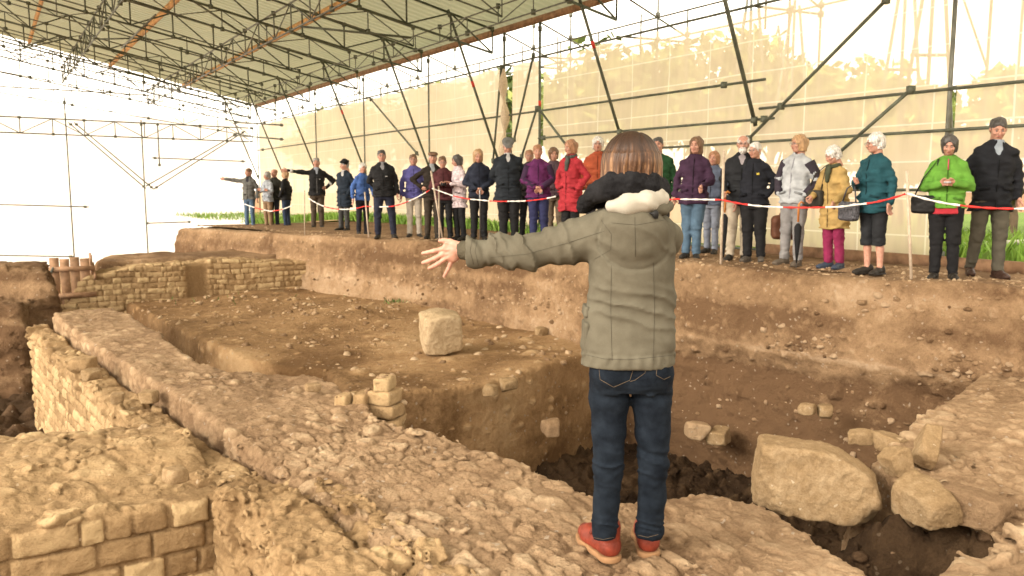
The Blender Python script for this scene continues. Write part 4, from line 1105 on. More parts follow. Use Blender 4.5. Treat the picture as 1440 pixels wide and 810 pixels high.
# grass tufts at the foot of the netting
M_blade = plain("grass_blades", (.22, .38, .06), rough=.6, var=.5, scale=3)
def blades(name, n, place, hmin, hmax, seed, mat=M_blade):
    r = np.random.default_rng(seed); V = []; 
    for i in range(n):
        x, y, z = place(r); h = r.uniform(hmin, hmax); a = r.uniform(0, 6.28); w = .008 + h * .03; lx, ly = r.normal(0, .3, 2) * h
        ca, sa = math.cos(a) * w, math.sin(a) * w
        V += [(x - ca, y - sa, z), (x + ca, y + sa, z), (x + ca * .6 + lx * .4, y + sa * .6 + ly * .4, z + h * .6), (x + lx, y + ly, z + h)]
    m = len(V) // 4; o = mesh_np(name, np.array(V), np.arange(4 * m).reshape(m, 4), mat, smooth=False); return tag(o, kind="stuff")
def pg(r):
    t = r.uniform(3, 30) if r.random() < .7 else r.uniform(9, 29); s_ = -.1 + abs(r.normal(0, .28 if t > 12 else .12)); return FT(t, s_, gz(t) - .02)
blades("grass", 9000, pg, .08, .34, 5)
blades("long_grass", 9000, lambda r: (lambda t: FT(t, -.3 - r.random() * 3.5, gz(t) - .05))(r.uniform(-9, 2)), .12, .5, 6)
blades("bank_grass", 1500, lambda r: (lambda t: FT(t, r.uniform(0, 4), .27))(r.uniform(21, 28)), .06, .2, 8)

# ---------------------------------------------------------------- people
def rotm(yaw=0, pitch=0, roll=0): return Matrix.Rotation(yaw, 4, 'Z') @ Matrix.Rotation(pitch, 4, 'X') @ Matrix.Rotation(roll, 4, 'Y')
def cloth(name, c, rough=.85, bump=.35, sc=350, var=.10):
    k = "cloth_" + name
    if k in MATS: return MATS[k]
    gq = sum(c) / 3; c = tuple((x * .88 + gq * .12) * .74 for x in c)
    return plain(k, c, rough=rough, var=var + .12, scale=9, bump=bump, bscale=sc, spec=.2)
M_skin, nt, b, o_ = nodes("skin")
tc = N(nt, "ShaderNodeTexCoord"); n1 = N(nt, "ShaderNodeTexNoise", Scale=28, Detail=4.0); nt.links.new(tc.outputs["Object"], n1.inputs["Vector"])
nt.links.new(ramp(nt, n1.outputs[0], [(.3, (.38, .18, .125)), (.7, (.50, .275, .20))]), b.inputs["Base Color"]); b.inputs["Roughness"].default_value = .55
b.inputs["Subsurface Weight"].default_value = .08; b.inputs["Subsurface Radius"].default_value = (.01, .004, .002)
M_lip = plain("lips", (.38, .12, .10), rough=.5); M_eyew = plain("eye_white", (.30, .25, .22), rough=.5); M_iris = plain("iris", (.03, .022, .018), rough=.2)
M_metal = plain("thin_metal", (.25, .25, .25), rough=.35, metal=.8)
def hairmat(name, c, c2=None):
    if name in MATS: return MATS[name]
    m, nt, b, o_ = nodes(name); L = nt.links.new
    tc = N(nt, "ShaderNodeTexCoord"); mp = N(nt, "ShaderNodeMapping"); mp.inputs["Scale"].default_value = (75, 75, 8); L(tc.outputs["Object"], mp.inputs[0])
    n = N(nt, "ShaderNodeTexNoise", Scale=1.0, Detail=4.0); L(mp.outputs[0], n.inputs["Vector"])
    c2 = c2 or tuple(min(1, x * 1.5) for x in c)
    L(ramp(nt, n.outputs[0], [(.35, tuple(x * .6 for x in c)), (.52, c), (.68, c2)]), b.inputs["Base Color"])
    b.inputs["Roughness"].default_value = .5; bp = N(nt, "ShaderNodeBump", Strength=.5, Distance=.003); L(n.outputs[0], bp.inputs["Height"]); L(bp.outputs[0], b.inputs["Normal"])
    MATS[name] = m; return m
HM = {'white': hairmat("hair_white", (.55, .53, .50)), 'grey': hairmat("hair_grey", (.26, .25, .235)), 'dark': hairmat("hair_dark", (.05, .035, .025)), 'brown': hairmat("hair_brown", (.14, .075, .04)),
      'blond': hairmat("hair_blond", (.36, .22, .11)), 'sandy': hairmat("hair_sandy", (.30, .15, .08)), 'darkgrey': hairmat("hair_darkgrey", (.055, .05, .046))}
# --- templates
def mk_head(h=.0042, male=True):
    g = Grid((-.11, -.15, -.2), (.11, .13, .15), h)
    g.ell((0, .018, .03), (.076, .095, .086), .0); g.ell((0, -.022, -.025), (.060 if not male else .064, .070, .080), .03); g.ell((0, -.048, -.083), (.030 if not male else .036, .032, .028), .03)
    g.ell((0, .0, -.06), (.056, .055, .045), .03)
    g.cap((-.032, -.083, .024), (.032, -.083, .024), .012 if male else .008, k=.015)
    for s_ in (-1, 1):
        g.ell((s_ * .029, -.098, .004), (.017, .016, .012), .012, cut=True); g.ell((s_ * .038, -.066, -.026), (.022, .022, .020), .02)
        g.ell((s_ * .077, .012, -.008), (.010, .020, .031), .006)
        g.ell((s_ * .011, -.103, -.032), (.010, .012, .008), .006)
    g.cap((0, -.088, .010), (0, -.109, -.027), .0085, .0125, .010)
    g.ell((0, -.088, -.057), (.024, .012, .011), .010); g.box((0, -.103, -.057), (.022, .006, .0012), .001, .002, cut=True)
    g.cap((0, .030, -.06), (0, .038, -.19), .052 if not male else .058, .056 if not male else .064, .02)
    g.clip(); return g.mesh()
HEAD = {True: mk_head(male=True), False: mk_head(male=False)}
def mk_hand(spread=0.0, curl=.35, h=.0036):
    g = Grid((-.075, -.06, -.215), (.085, .06, .04), h)
    g.cap((0, 0, .03), (0, 0, -.01), .026, .025); g.box((0.001, 0, -.055), (.038, .0135, .042), .013, .016); g.ell((.020, -.006, -.035), (.022, .017, .032), .012)
    L = [(.030, .070), (.010, .078), (-.011, .072), (-.031, .056)]
    for i, (x, l) in enumerate(L):
        sp = spread * (x * 7); a = curl * (1 + i * .12); p = np.array((x, 0, -.090)); d = np.array((math.sin(sp), 0, -math.cos(sp))); pts = [p - d * .02, p]
        for k, f in enumerate((.45, .32, .26)):
            a2 = a * (k + .6); dd = np.array((d[0] * math.cos(a2), -math.sin(a2), d[2] * math.cos(a2))); p = p + dd * l * f; pts.append(p)
        g.chain(pts, [.0085, .0092, .0086, .0080, .0070], .004)
    t = .55 + spread * .35
    g.chain([(.022, -.004, -.022), (.044 + spread * .012, -.012, -.045), (.052 + spread * .028, -.020 - curl * .01, -.075), (.054 + spread * .036, -.028 - curl * .014, -.100)], [.016, .0125, .0105, .0088], .008)
    g.clip(); return g.mesh()
HAND = mk_hand(); FIST = mk_hand(0, 1.05)
def flipx(VQ): V, Q = VQ; return V * np.array((-1, 1, 1), np.float32), Q[:, ::-1]
def mk_hair(style, h=.0065):
    g = Grid((-.16, -.16, -.24), (.16, .17, .17), h); seed = hash(len(style)) % 50
    if style in ('short', 'neat', 'balding'): 
        g.ell((0, .022, .038), (.085, .104, .092)); g.ell((0, .045, -.03), (.074, .066, .06), .02)
        g.ell((0, -.112, -.028), (.080, .088, .100), .008, cut=True); g.box((0, -.08, -.14), (.12, .1, .11), .01, .01, cut=True); g.box((0, 0, -.17), (.2, .2, .09), .01, .01, cut=True)
        if style == 'balding': g.ell((0, -.01, .10), (.075, .10, .075), .01, cut=True)
    elif style == 'bob':
        g.ell((0, .022, .036), (.087, .105, .094)); g.loft([(-.10, 0, .03, .082, .070), (-.04, 0, .03, .092, .084), (.05, 0, .025, .087, .098)], 2.3, .03)
        g.ell((0, -.115, -.035), (.066, .095, .105), .010, cut=True); g.ell((0, -.02, -.15), (.06, .10, .09), .01, cut=True)
    elif style == 'long':
        g.ell((0, .022, .038), (.092, .108, .098)); g.loft([(-.20, 0, .045, .080, .050), (-.08, 0, .035, .098, .076), (.05, 0, .025, .090, .098)], 2.3, .03)
        g.ell((0, -.115, -.04), (.064, .095, .12), .010, cut=True); g.box((0, -.06, -.17), (.05, .07, .09), .02, .01, cut=True)
    elif style == 'fluffy':
        g.ell((0, .022, .036), (.098, .112, .100)); g.ell((0, .045, -.03), (.088, .078, .07), .03)
        g.ell((0, -.115, -.04), (.066, .090, .105), .012, cut=True); g.box((0, 0, -.17), (.2, .2, .09), .01, .02, cut=True)
    a = .009 if style in ('bob', 'long') else (.016 if style == 'fluffy' else .007)
    g.disp(lambda P: a * fbm(P, (.022, .022, .09) if style in ('bob', 'long') else .03, 3, seed + 3) + .009 * vnoise(P, (.05, .05, .08), seed), .035)
    g.clip(); return g.mesh()
HAIR = {k: mk_hair(k) for k in ('short', 'balding', 'bob', 'long', 'fluffy')}
def mk_shoe(h=.007):
    g = Grid((-.07, -.24, -.02), (.07, .10, .13), h)
    g.chain([(0, .045, .045), (0, -.05, .042), (0, -.14, .032)], [.045, .040, .038], .03); g.ell((0, .03, .08), (.042, .05, .04), .02); g.ell((0, -.16, .028), (.044, .055, .028), .02)
    g.box((0, 0, -.03), (.2, .4, .03), 0, .0, cut=True); g.box((0, -.05, .006), (.043, .135, .011), .008, .006)
    g.clip(); return g.mesh()
SHOE = mk_shoe()
def mk_eye():
    g = Grid((-.016, -.016, -.016), (.016, .016, .016), .003); g.ell((0, 0, 0), (.0115, .010, .008)); g.clip(); V, Q = g.mesh(); return V, Q, (V[Q].mean(1)[:, 1] < -.0075).astype(int)
EYE = mk_eye(); EYE_ME = None; GLS = None
MESHC = {}
def shared(key, name, VQ, mat, parent, M=None, **kw):
    if key in MESHC:
        o = bpy.data.objects.new(name, MESHC[key]); COL.objects.link(o); o.parent = parent
    else:
        o = mesh_np(name, VQ[0], VQ[1], mat, parent, **kw); MESHC[key] = o.data
    if M is not None: o.matrix_local = M
    return o
POSE = {
    'down': ((.25, .03, 1.15), (.26, -.03, .91), (.0, -.1, -1), 1), 'pocket': ((.29, .06, 1.16), (.20, -.09, .97), None, 0), 'clasp': ((.26, .0, 1.14), (.065, -.20, 1.02), (-.8, -.25, -.5), 1),
    'hold': ((.25, -.02, 1.13), (.085, -.24, 1.16), (-.7, -.4, .15), 2), 'cross': ((.24, -.06, 1.15), (-.05, -.19, 1.19), (-1, .05, .1), 1), 'point': ((.44, -.05, 1.40), (.68, -.10, 1.43), (1, -.1, .02), 1),
    'hip': ((.42, .05, 1.20), (.23, -.03, 1.03), (-.7, -.3, -.3), 2), 'tape': ((.25, -.05, 1.13), (.15, -.27, 1.05), (-.2, -.6, -.45), 2), 'back': ((.27, .10, 1.15), (.08, .17, .98), (-.7, .0, -.6), 1), 'cane': ((.25, -.02, 1.14), (.20, -.22, .98), (0, -.45, -.6), 2)}
REPORT = []
def person(label, px, fy, hy, jacket, trousers, hair=('short', 'grey'), male=True, yaw=0, look=(0, 0), arms=('down', 'down'), w=1.0, hem=.84, shoe=(.03, .025, .02), stance=(.09, .0), glasses=False,
           hat=None, scarf=None, shirt=None, beard=None, zipc=None, capri=False, collar=True, stoop=0.0, sleeve=None, seed=0, dz=0, tone=1.0):
    d = onz(px, fy, .38)
    for _ in range(4): d = onz(px, fy, bank_z(d[1]))
    x, y, z0 = d
    dr = ray(px, hy); H = CZ + dr[2] * (y / dr[1]) - z0; S = H / (1.75 + (.03 if hat else 0) - stoop * .35)
    REPORT.append((px, round(y, 1), round(H, 2)))
    rz = -math.atan2(x, y) + math.radians(yaw)
    P = empty("person", (x, y, z0 + dz), rz); P.rotation_euler = (math.radians(1.6 * math.sin(px * 1.7)), math.radians(2.0 * math.sin(px * .9)), rz); P.scale = (S, S, S); tag(P, label, "person", "visitors standing along the barrier tape")
    r = np.random.default_rng(seed + int(px)); sh = .185 if male else .165; sh *= (.6 + .4 * w)
    jm = jacket if not isinstance(jacket, tuple) else cloth("j%d" % px, jacket); tm = cloth("t%d" % px, trousers, bump=.3)
    lx, st = stance
    sy = -stoop
    # legs / trousers
    zb = .36 if capri else .075
    g = Grid((-.27, -.25, zb - .02), (.27, .25, 1.04), .0135)
    g.loft([(.78, 0, 0, .14 * w, .10 * w), (.90, 0, 0, .165 * w, .115 * w), (1.02, 0, 0, .15 * w, .11 * w)], 2.3)
    kn = .5 * 1
    ks = [((-lx, st * .4 - .015, .47), (-lx * 1.12, st + .01, zb)), ((lx, -st * .4 - .015, .47), (lx * 1.12, -st + .01, zb))]
    for s_, (k_, a_) in zip((-1, 1), ks):
        if capri: a_ = (k_[0], k_[1], zb + .03)
        g.chain([(s_ * .085 * w, 0, .86), k_, a_], [.092 * w, .066 * w, (.056 if not capri else .075) * (.5 + .5 * w)], .025)
    g.box((0, 0, zb - .06), (.5, .5, .06), 0, 0, cut=True)
    sd = int(px) % 97
    g.disp(lambda Q_: .009 * fbm(Q_, (.07, .07, .035), 3, sd) * (1 + 1.2 * np.exp(-((Q_[:, 2] - .46) / .09) ** 2) + 1.5 * np.exp(-((Q_[:, 2] - .12) / .07) ** 2)), .03)
    g.clip(); mesh_np("trousers", *g.mesh(), tm, P)
    for s_, (k_, a_) in zip((-1, 1), ks):
        M = Matrix.Translation((a_[0] if not capri else s_ * lx * 1.1, (a_[1] if not capri else -s_ * st), 0)) @ Matrix.Rotation(s_ * .2, 4, 'Z')
        o = shared("shoe%s" % (shoe,), "shoe", SHOE, cloth("shoe%d" % int(sum(shoe) * 997), shoe, rough=.5), P, M)
    # jacket
    zc = 1.0
    rows = [(hem, 0, 0, (.185 + .05 * max(0, .84 - hem)) * w, .130 * w), (1.0, 0, 0, .172 * w, .124 * w), (1.12, 0, sy * .2, (.168 if male else .156) * w, .118 * w), (1.27, 0, sy * .5, (.186 if male else .168) * (.5 + .5 * w), .125 * w),
            (1.36, 0, sy * .7, sh * .95, .112), (1.42, 0, sy * .8, sh * .72, .095), (1.465, 0, sy * .9, .095, .080), (1.50, 0, sy, .072, .070)]
    g = Grid((-.80 if 'point' in arms[0] else -.50, -.36, hem - .03), (.50, .26, 1.58), .0125)
    g.loft(rows, 2.3, .01)
    hands = []
    for s_, a in ((-1, arms[0]), (1, arms[1])):
        e, wr, hd, typ = POSE[a] if isinstance(a, str) else a
        e = np.array((e[0] * s_, e[1] + sy * .5, e[2])); wr = np.array((wr[0] * s_, wr[1] + sy * .5, wr[2]))
        shp = np.array((s_ * sh * .90, sy * .7, 1.375))
        g.chain([shp, shp * .35 + e * .65, e, wr], [.056 * (.5 + .5 * w), .054, .050, .041], .035); g.cap((s_ * .05, sy * .9 + .01, 1.475), tuple(shp + np.array((0, 0, .012))), .040, .048, .03)
        if typ: hands.append((s_, wr, np.array((hd[0] * s_, hd[1], hd[2]), float), typ))
    if collar: g.ell((0, .015 + sy, 1.495), (.078, .078, .038), .012)
    if shirt is not None or scarf is not None: g.ell((0, -.135 + sy, 1.475), (.055, .085, .14), .006, cut=True)
    else: g.ell((0, -.09 + sy, 1.56), (.045, .06, .06), .004, cut=True)
    g.ell((0, sy, 1.545), (.058, .058, .06), .004, cut=True)
    g.box((0, 0, hem - .06), (.9, .9, .06), 0, 0, cut=True)
    def fold(Q_):
        c = fbm(Q_, (.13, .13, .05), 3, sd + 5)
        return .019 * c + .017 * (1 - np.abs(vnoise(Q_, (.16, .16, .045), sd + 9)) * 2) * np.clip(1.35 - Q_[:, 2], 0, .4) * 2
    g.disp(fold, .035)
    g.clip(); jo = mesh_np("coat" if hem < .75 else "jacket", *g.mesh(), jm, P)
    if sleeve is not None:
        for s_, a in ((-1, arms[0]), (1, arms[1])):
            e, wr, hd, typ = POSE[a]; e = np.array((e[0] * s_, e[1], e[2])); wr = np.array((wr[0] * s_, wr[1], wr[2])); shp = np.array((s_ * sh * .95, 0, 1.39))
            V, Q = tube_path([shp, shp * .5 + e * .5, e, e * .5 + wr * .5, wr], .06, 12, [.078, .072, .066, .058, .052]); mesh_np("sleeve_panel", V, Q, sleeve, P)
    fr = np.array(rows)
    fy_ = lambda z: float(np.interp(z, fr[:, 0], fr[:, 2]) - np.interp(z, fr[:, 0], fr[:, 4]))
    if zipc is None and px not in (648, 800) and not isinstance(jacket, bpy.types.Material) and jacket is not None: zipc = tuple(x * .35 for x in jacket)
    if zipc is not None: mesh_np("zip", *tube_path([(0, fy_(z) - .004, z) for z in np.linspace(hem + .02, 1.44 if shirt is None else 1.30, 12)], .007, 6), cloth("zip%d" % px, zipc), P)
    if hem < .9:
        for s_ in (-1, 1): mesh_np("pocket_flap", *boxm((-.055, -.012, -.012), (.055, .008, .016), Matrix.Translation((s_ * .105 * w, fy_(max(hem + .1, .98)) * .93 - .004, max(hem + .1, .98))) @ rotm(s_ * .45, 0, s_ * .25)), cloth("pk%d" % px, tuple(x * .6 for x in (jacket if isinstance(jacket, tuple) else (.3, .25, .26)))), P)
    if shirt is not None:
        g = Grid((-.15, -.16 + min(0, sy), 1.20), (.15, .13, 1.55), .011); g.loft([(1.22, 0, sy * .7, .13, .10), (1.40, 0, sy * .8, .12, .092), (1.47, 0, sy, .085, .075), (1.52, 0, sy, .066, .066)], 2.2); g.clip(); mesh_np("shirt", *g.mesh(), cloth("shirt%d" % px, shirt), P)
    if scarf is not None:
        g = Grid((-.14, -.22 + min(0, sy), 1.2), (.14, .14, 1.6), .009); n_ = 14
        ring = [(.078 * math.cos(i / n_ * 6.283), sy + .01 + .078 * math.sin(i / n_ * 6.283), 1.485 + .015 * math.sin(i / n_ * 6.283)) for i in range(n_ + 1)]
        g.chain(ring, [.030] * (n_ + 1), .01); g.chain([(.01, -.095 + sy, 1.46), (.02, -.135 + sy, 1.38), (.01, -.14 + sy, 1.27)], [.033, .036, .03], .015); g.disp(lambda Q_: .006 * fbm(Q_, .03, 3, 3), .02); g.clip(); mesh_np("scarf", *g.mesh(), cloth("scarf%d" % px, scarf), P)
    # body: one continuous skin mesh, mostly under the clothes
    g = Grid((-.75 if arms[0] == 'point' else -.48, -.34, .04), (.48, .24, 1.56), .02)
    g.loft([(.80, 0, 0, .12, .08), (1.0, 0, 0, .125, .085), (1.15, 0, sy * .3, .12, .085), (1.36, 0, sy * .7, .14, .08), (1.44, 0, sy * .9, .08, .06), (1.5, 0, sy, .05, .05)], 2.2, .02)
    for s_, (k_, a_) in zip((-1, 1), ks):
        g.chain([(s_ * .08, 0, .86), k_, (a_[0] if not capri else s_ * lx * 1.1, a_[1] if not capri else -s_ * st, .32), (a_[0] if not capri else s_ * lx * 1.1, a_[1] if not capri else -s_ * st, .06)], [.07, .046, .048 if capri else .036, .034], .02)
    for s_, a in ((-1, arms[0]), (1, arms[1])):
        e, wr, hd, typ = POSE[a] if isinstance(a, str) else a
        g.chain([(s_ * sh * .85, sy * .7, 1.39), (e[0] * s_, e[1] + sy * .5, e[2]), (wr[0] * s_, wr[1] + sy * .5, wr[2])], [.042, .034, .026], .02)
    g.clip(); parts = [g.mesh()]
    for s_, wr, hd, typ in hands:
        zd = -hd / np.linalg.norm(hd); up = np.array((0, -.3, 1.0)) if abs(zd[2]) < .75 else np.array((0, -1.0, 0)); xd = up - zd * (up @ zd); xd /= np.linalg.norm(xd); yd = np.cross(zd, xd)
        mirror = (s_ > 0)
        if mirror: yd = -yd
        # right hand template: thumb +x, palm -y
        R = np.stack([xd, yd, zd], 1)
        T_ = HAND if typ == 1 else FIST
        V = T_[0] @ R.T.astype(np.float32) + (wr + hd / np.linalg.norm(hd) * .012).astype(np.float32); Q = T_[1] if np.linalg.det(R) > 0 else T_[1][:, ::-1]
        parts.append((V, Q))
    HMx = Matrix.Translation((0, sy * 1.25 - .005, 1.634)) @ rotm(math.radians(look[0]), math.radians(look[1]))
    parts.append(xf(HEAD[male], HMx)); mesh_np("body", *join(parts), M_skin, P)
    global EYE_ME
    for s_ in (-1, 1):
        M = HMx @ Matrix.Translation((s_ * .029, -.0835, .004))
        if EYE_ME is None: o = mesh_np("eye", EYE[0], EYE[1], None, P, mats=[M_eyew, M_iris], midx=EYE[2]); EYE_ME = o.data
        else: o = bpy.data.objects.new("eye", EYE_ME); COL.objects.link(o); o.parent = P
        o.matrix_local = M
        hm = HM[hair[1]]
        shared("brow" + hair[1] + str(s_), "eyebrow", tube_path([(s_ * .014, -.094, .026), (s_ * .03, -.094, .031), (s_ * .044, -.082, .025)], .0035, 6), hm, P, HMx)
    shared("mouth", "mouth", tube_path([(-.022, -.093, -.056), (-.010, -.101, -.055), (0, -.102, -.056), (.010, -.101, -.055), (.022, -.093, -.056)], .004, 6, [.002, .0042, .0045, .0042, .002]), M_lip, P, HMx)
    if hair[0] != 'none': shared("hair" + hair[0] + hair[1], "hair", HAIR[hair[0]], HM[hair[1]], P, HMx)
    if glasses:
        gp = []
        for s_ in (-1, 1):
            gp.append(tube_path([(s_ * .030 + .021 * math.cos(a), -.106, .003 + .016 * math.sin(a)) for a in np.linspace(0, 6.283, 13)], .0022, 6)); gp.append(tube_path([(s_ * .051, -.104, .008), (s_ * .078, -.05, .008), (s_ * .08, .01, .004)], .0022, 6))
        gp.append(tube_path([(-.009, -.107, .006), (.009, -.107, .006)], .0022, 6)); shared("glasses", "glasses", join(gp), M_metal, P, HMx)
    if beard:
        g = Grid((-.09, -.14, -.17), (.09, .06, .02), .006); g.ell((0, -.050, -.088), (.056, .055, .056)); g.ell((0, -.09, -.045), (.036, .02, .014), .01); g.ell((0, -.105, -.058), (.017, .02, .005), .004, cut=True); g.ell((0, -.05, -.02), (.058, .075, .035), .006, cut=True)
        g.disp(lambda Q_: .006 * fbm(Q_, .02, 2, 3), .02); g.clip(); o = mesh_np("beard", *g.mesh(), HM[beard], P); o.matrix_local = HMx
    if hat:
        kind, hc = hat; g = Grid((-.15, -.19, -.02), (.15, .17, .18), .007)
        if kind == 'cap': g.ell((0, .015, .082), (.102, .128, .048)); g.ell((0, -.02, .075), (.092, .115, .034), .02); g.ell((0, -.105, .052), (.070, .062, .010), .012)
        else: g.ell((0, .02, .088), (.115, .125, .034), R=np.array(rotm(0, 0, .12))[:3, :3]); g.cap((0, .02, .045), (0, .02, .075), .088, .09, .02); g.cap((0, .02, .12), (0, .02, .135), .006, k=.004)
        g.box((0, 0, -.01), (.2, .2, .05), 0, 0, cut=True) if kind == 'x' else None
        g.ell((0, .01, -.03), (.078, .098, .098), .004, cut=True)
        g.disp(lambda Q_: .004 * fbm(Q_, .05, 2, 7), .02); g.clip(); o = mesh_np("cap" if kind == 'cap' else "beret", *g.mesh(), cloth("hat%d" % px, hc, var=.3), P); o.matrix_local = HMx
    return P
BLK = (.018, .018, .02); NAVY = (.018, .022, .04)
pp = {}
pp[1] = person("man in grey jacket and blue jeans at the far left, one arm stretched out", 352, 320, 237, (.15, .15, .14), (.09, .16, .26), ('short', 'brown'), yaw=-25, look=(-25, 0), arms=('point', 'down'), shirt=(.03, .03, .04))
pp[3] = person("bald man in dark clothes behind the pale blue cardigan at the far left", 386, 319.5, 238, (.05, .05, .04), (.03, .035, .05), ('balding', 'sandy'), yaw=-30, arms=('down', 'pocket'))
pp[2] = person("grey-haired woman in a pale grey-blue top with folded arms and tan trousers", 378, 320, 242, (.42, .46, .52), (.32, .20, .11), ('fluffy', 'grey'), False, yaw=-45, look=(-20, 5), arms=('cross', 'cross'))
pp[4] = person("blond woman in a short black jacket, back half turned, beside the group at far left", 404, 320.5, 240, BLK, (.03, .05, .10), ('bob', 'blond'), False, yaw=-120, arms=('down', 'pocket'), hem=.86)
pp[5] = person("man in a black jacket with white cuff bands, arm stretched out to the left", 447, 322, 222, BLK, (.09, .065, .045), ('short', 'grey'), look=(-5, 0), arms=('point', 'hip'), w=1.05, zipc=(.2, .2, .2), shirt=(.4, .45, .55))
pp[6] = person("man in a black beret and long navy coat looking left", 484, 325, 224, (.018, .03, .05), (.07, .07, .07), ('short', 'grey'), yaw=-40, look=(-35, 12), arms=('back', 'pocket'), hat=('beret', BLK), hem=.62, shirt=(.5, .5, .5), w=1.05)
pp[7] = person("small white-haired woman in a bright blue jacket leaning on a stick", 510, 330, 231, (.05, .14, .45), (.02, .02, .03), ('fluffy', 'white'), False, yaw=20, arms=('down', 'cane'), stoop=.05)
pp[8] = person("tall man in a black anorak and navy trousers, feet apart", 543, 335, 211, BLK, (.022, .026, .05), ('short', 'darkgrey'), arms=('back', 'down'), w=1.15, stance=(.14, .04), shirt=(.3, .3, .32), glasses=True)
pp[9] = person("person in a violet-blue fleece and cream trousers behind the brown-capped man", 583, 334, 217, (.13, .12, .42), (.62, .55, .45), ('short', 'brown'), arms=('down', 'down'), glasses=True)
pp[10] = person("man in a brown flat cap and dark brown jumper, hand on hip", 608, 335.5, 212, (.03, .022, .016), (.06, .045, .032), ('short', 'grey'), arms=('hip', 'down'), hat=('cap', (.22, .12, .07)), shirt=(.35, .38, .4), w=1.1)
pp[11] = person("woman in a maroon jacket and glasses holding a camera", 627, 338, 220, (.10, .025, .03), BLK, ('short', 'brown'), False, look=(0, 10), arms=('hold', 'hold'), glasses=True, w=1.05)
pp[12] = person("woman with a smooth grey bob in a pale floral raincoat, looking left", 648, 338, 218, None or plain("floral_cloth", (.50, .42, .44), rough=.8, var=.45, scale=26), BLK, ('bob', 'darkgrey'), False, yaw=-50, look=(-20, 12), arms=('hold', 'hold'), hem=.68)
pp[13] = person("woman with wavy fair hair in a navy jacket, looking down", 674, 339, 211, (.022, .028, .05), BLK, ('long', 'blond'), False, yaw=5, look=(0, 18), arms=('clasp', 'clasp'), w=1.1)
pp[14] = person("tallest man, grey flat cap and dark navy coat, looking down", 716, 341, 193, (.02, .026, .035), BLK, ('short', 'grey'), look=(5, 32), arms=('back', 'back'), hat=('cap', (.19, .19, .18)), shirt=(.62, .62, .62), w=1.25, hem=.72)
pp[15] = person("woman with short fair hair mostly hidden behind the purple jacket", 741, 337, 211, (.05, .04, .04), BLK, ('short', 'sandy'), False, arms=('down', 'down'), glasses=True)
pp[17] = person("brown-haired woman hidden behind the purple and the red jackets", 781, 340, 208, (.13, .08, .10), (.2, .15, .1), ('bob', 'brown'), False, look=(10, 8), arms=('down', 'down'))
pp[16] = person("woman with short fair hair in a purple and magenta jacket, hands clasped", 758, 344, 204, (.13, .015, .11), (.03, .035, .11), ('short', 'sandy'), False, look=(0, 6), arms=('clasp', 'clasp'), w=1.12, sleeve=cloth("dark_purple", (.05, .02, .06)), zipc=(.03, .01, .04))
pp[18] = person("woman in a long bright red coat with a grey scarf, looking left", 803, 347, 197, (.45, .016, .03), BLK, ('bob', 'sandy'), False, yaw=-35, look=(-20, 8), arms=('pocket', 'pocket'), hem=.60, scarf=(.09, .10, .09), w=1.1)
pp[19] = person("curly white-haired woman in an orange jacket, half hidden by the guide's shoulder", 838, 342, 193, (.50, .09, .025), (.05, .05, .06), ('fluffy', 'white'), False, arms=('down', 'down'), glasses=True, w=1.1)
pp[20] = person("man in a dark green fleece half hidden behind the guide's head", 926, 353, 193, (.018, .075, .025), (.05, .05, .05), ('short', 'darkgrey'), yaw=-10, arms=('down', 'down'), w=1.15)
pp[22] = person("fair-haired woman in blue-grey jacket and grey jeans, standing behind the others", 999, 356, 213, (.12, .15, .23), (.22, .25, .32), ('bob', 'sandy'), False, yaw=-20, arms=('pocket', 'down'), stance=(.08, .06))
pp[21] = person("woman with straight brown hair in a dark purple jacket holding the tape", 971, 364, 193, (.055, .022, .055), (.08, .15, .23), ('long', 'brown'), False, yaw=-8, look=(-10, 3), arms=('down', 'tape'), hem=.80, w=1.12, zipc=(.02, .01, .02), stance=(.07, .03))
pp[23] = person("white-bearded man with glasses in a black waistcoat and cream trousers", 1036, 366, 191, (.02, .022, .026), (.50, .42, .31), ('balding', 'white'), arms=('cane', 'pocket'), glasses=True, beard='white', shirt=(.38, .34, .36), w=1.08)
pp[24] = person("white-haired woman in a black fleece with a small yellow emblem", 1060, 368, 200, (.016, .018, .026), BLK, ('short', 'white'), False, yaw=-12, look=(-18, 4), arms=('down', 'pocket'), glasses=True, w=1.2, shoe=(.12, .10, .08))
pp[25] = person("woman in a pale grey jacket with dark sleeves and grey trousers", 1111, 373, 190, (.46, .49, .52), (.27, .26, .26), ('bob', 'blond'), False, yaw=-30, look=(-25, 4), arms=('pocket', 'pocket'), glasses=True, w=1.12, zipc=(.3, .3, .34), sleeve=cloth("dark_panel", (.045, .035, .05)), shoe=(.14, .11, .08))
pp[26] = person("white-haired woman in a mustard raincoat and magenta trousers, looking down left", 1172, 377, 208, (.52, .34, .10), (.30, .012, .085), ('fluffy', 'white'), False, yaw=-38, look=(-25, 22), arms=('tape', 'cane'), hem=.58, w=1.15, shoe=(.05, .07, .11), scarf=(.08, .09, .05), stoop=.04)
pp[27] = person("white-haired woman in a teal jacket, black cropped trousers and black shoes", 1228, 385, 188, (.012, .085, .11), (.022, .024, .028), ('fluffy', 'white'), False, yaw=-42, look=(-22, 5), arms=('hold', 'down'), capri=True, glasses=True, w=1.15, hem=.78)
pp[28] = person("dark-haired woman in a lime green jacket looking down at a small phone", 1326, 393, 190, (.13, .36, .03), (.012, .012, .014), ('bob', 'darkgrey'), False, yaw=0, look=(0, 22), arms=('hold', 'hold'), hem=.88, w=1.15)
pp[29] = person("tall grey-haired man in a black coat walking at the far right, looking down", 1383, 388, 167, (.016, .018, .024), (.10, .09, .065), ('short', 'darkgrey'), yaw=18, look=(-8, 18), arms=('back', 'down'), hem=.74, w=1.1, shirt=(.35, .42, .5), stance=(.10, .10), shoe=(.06, .03, .02))


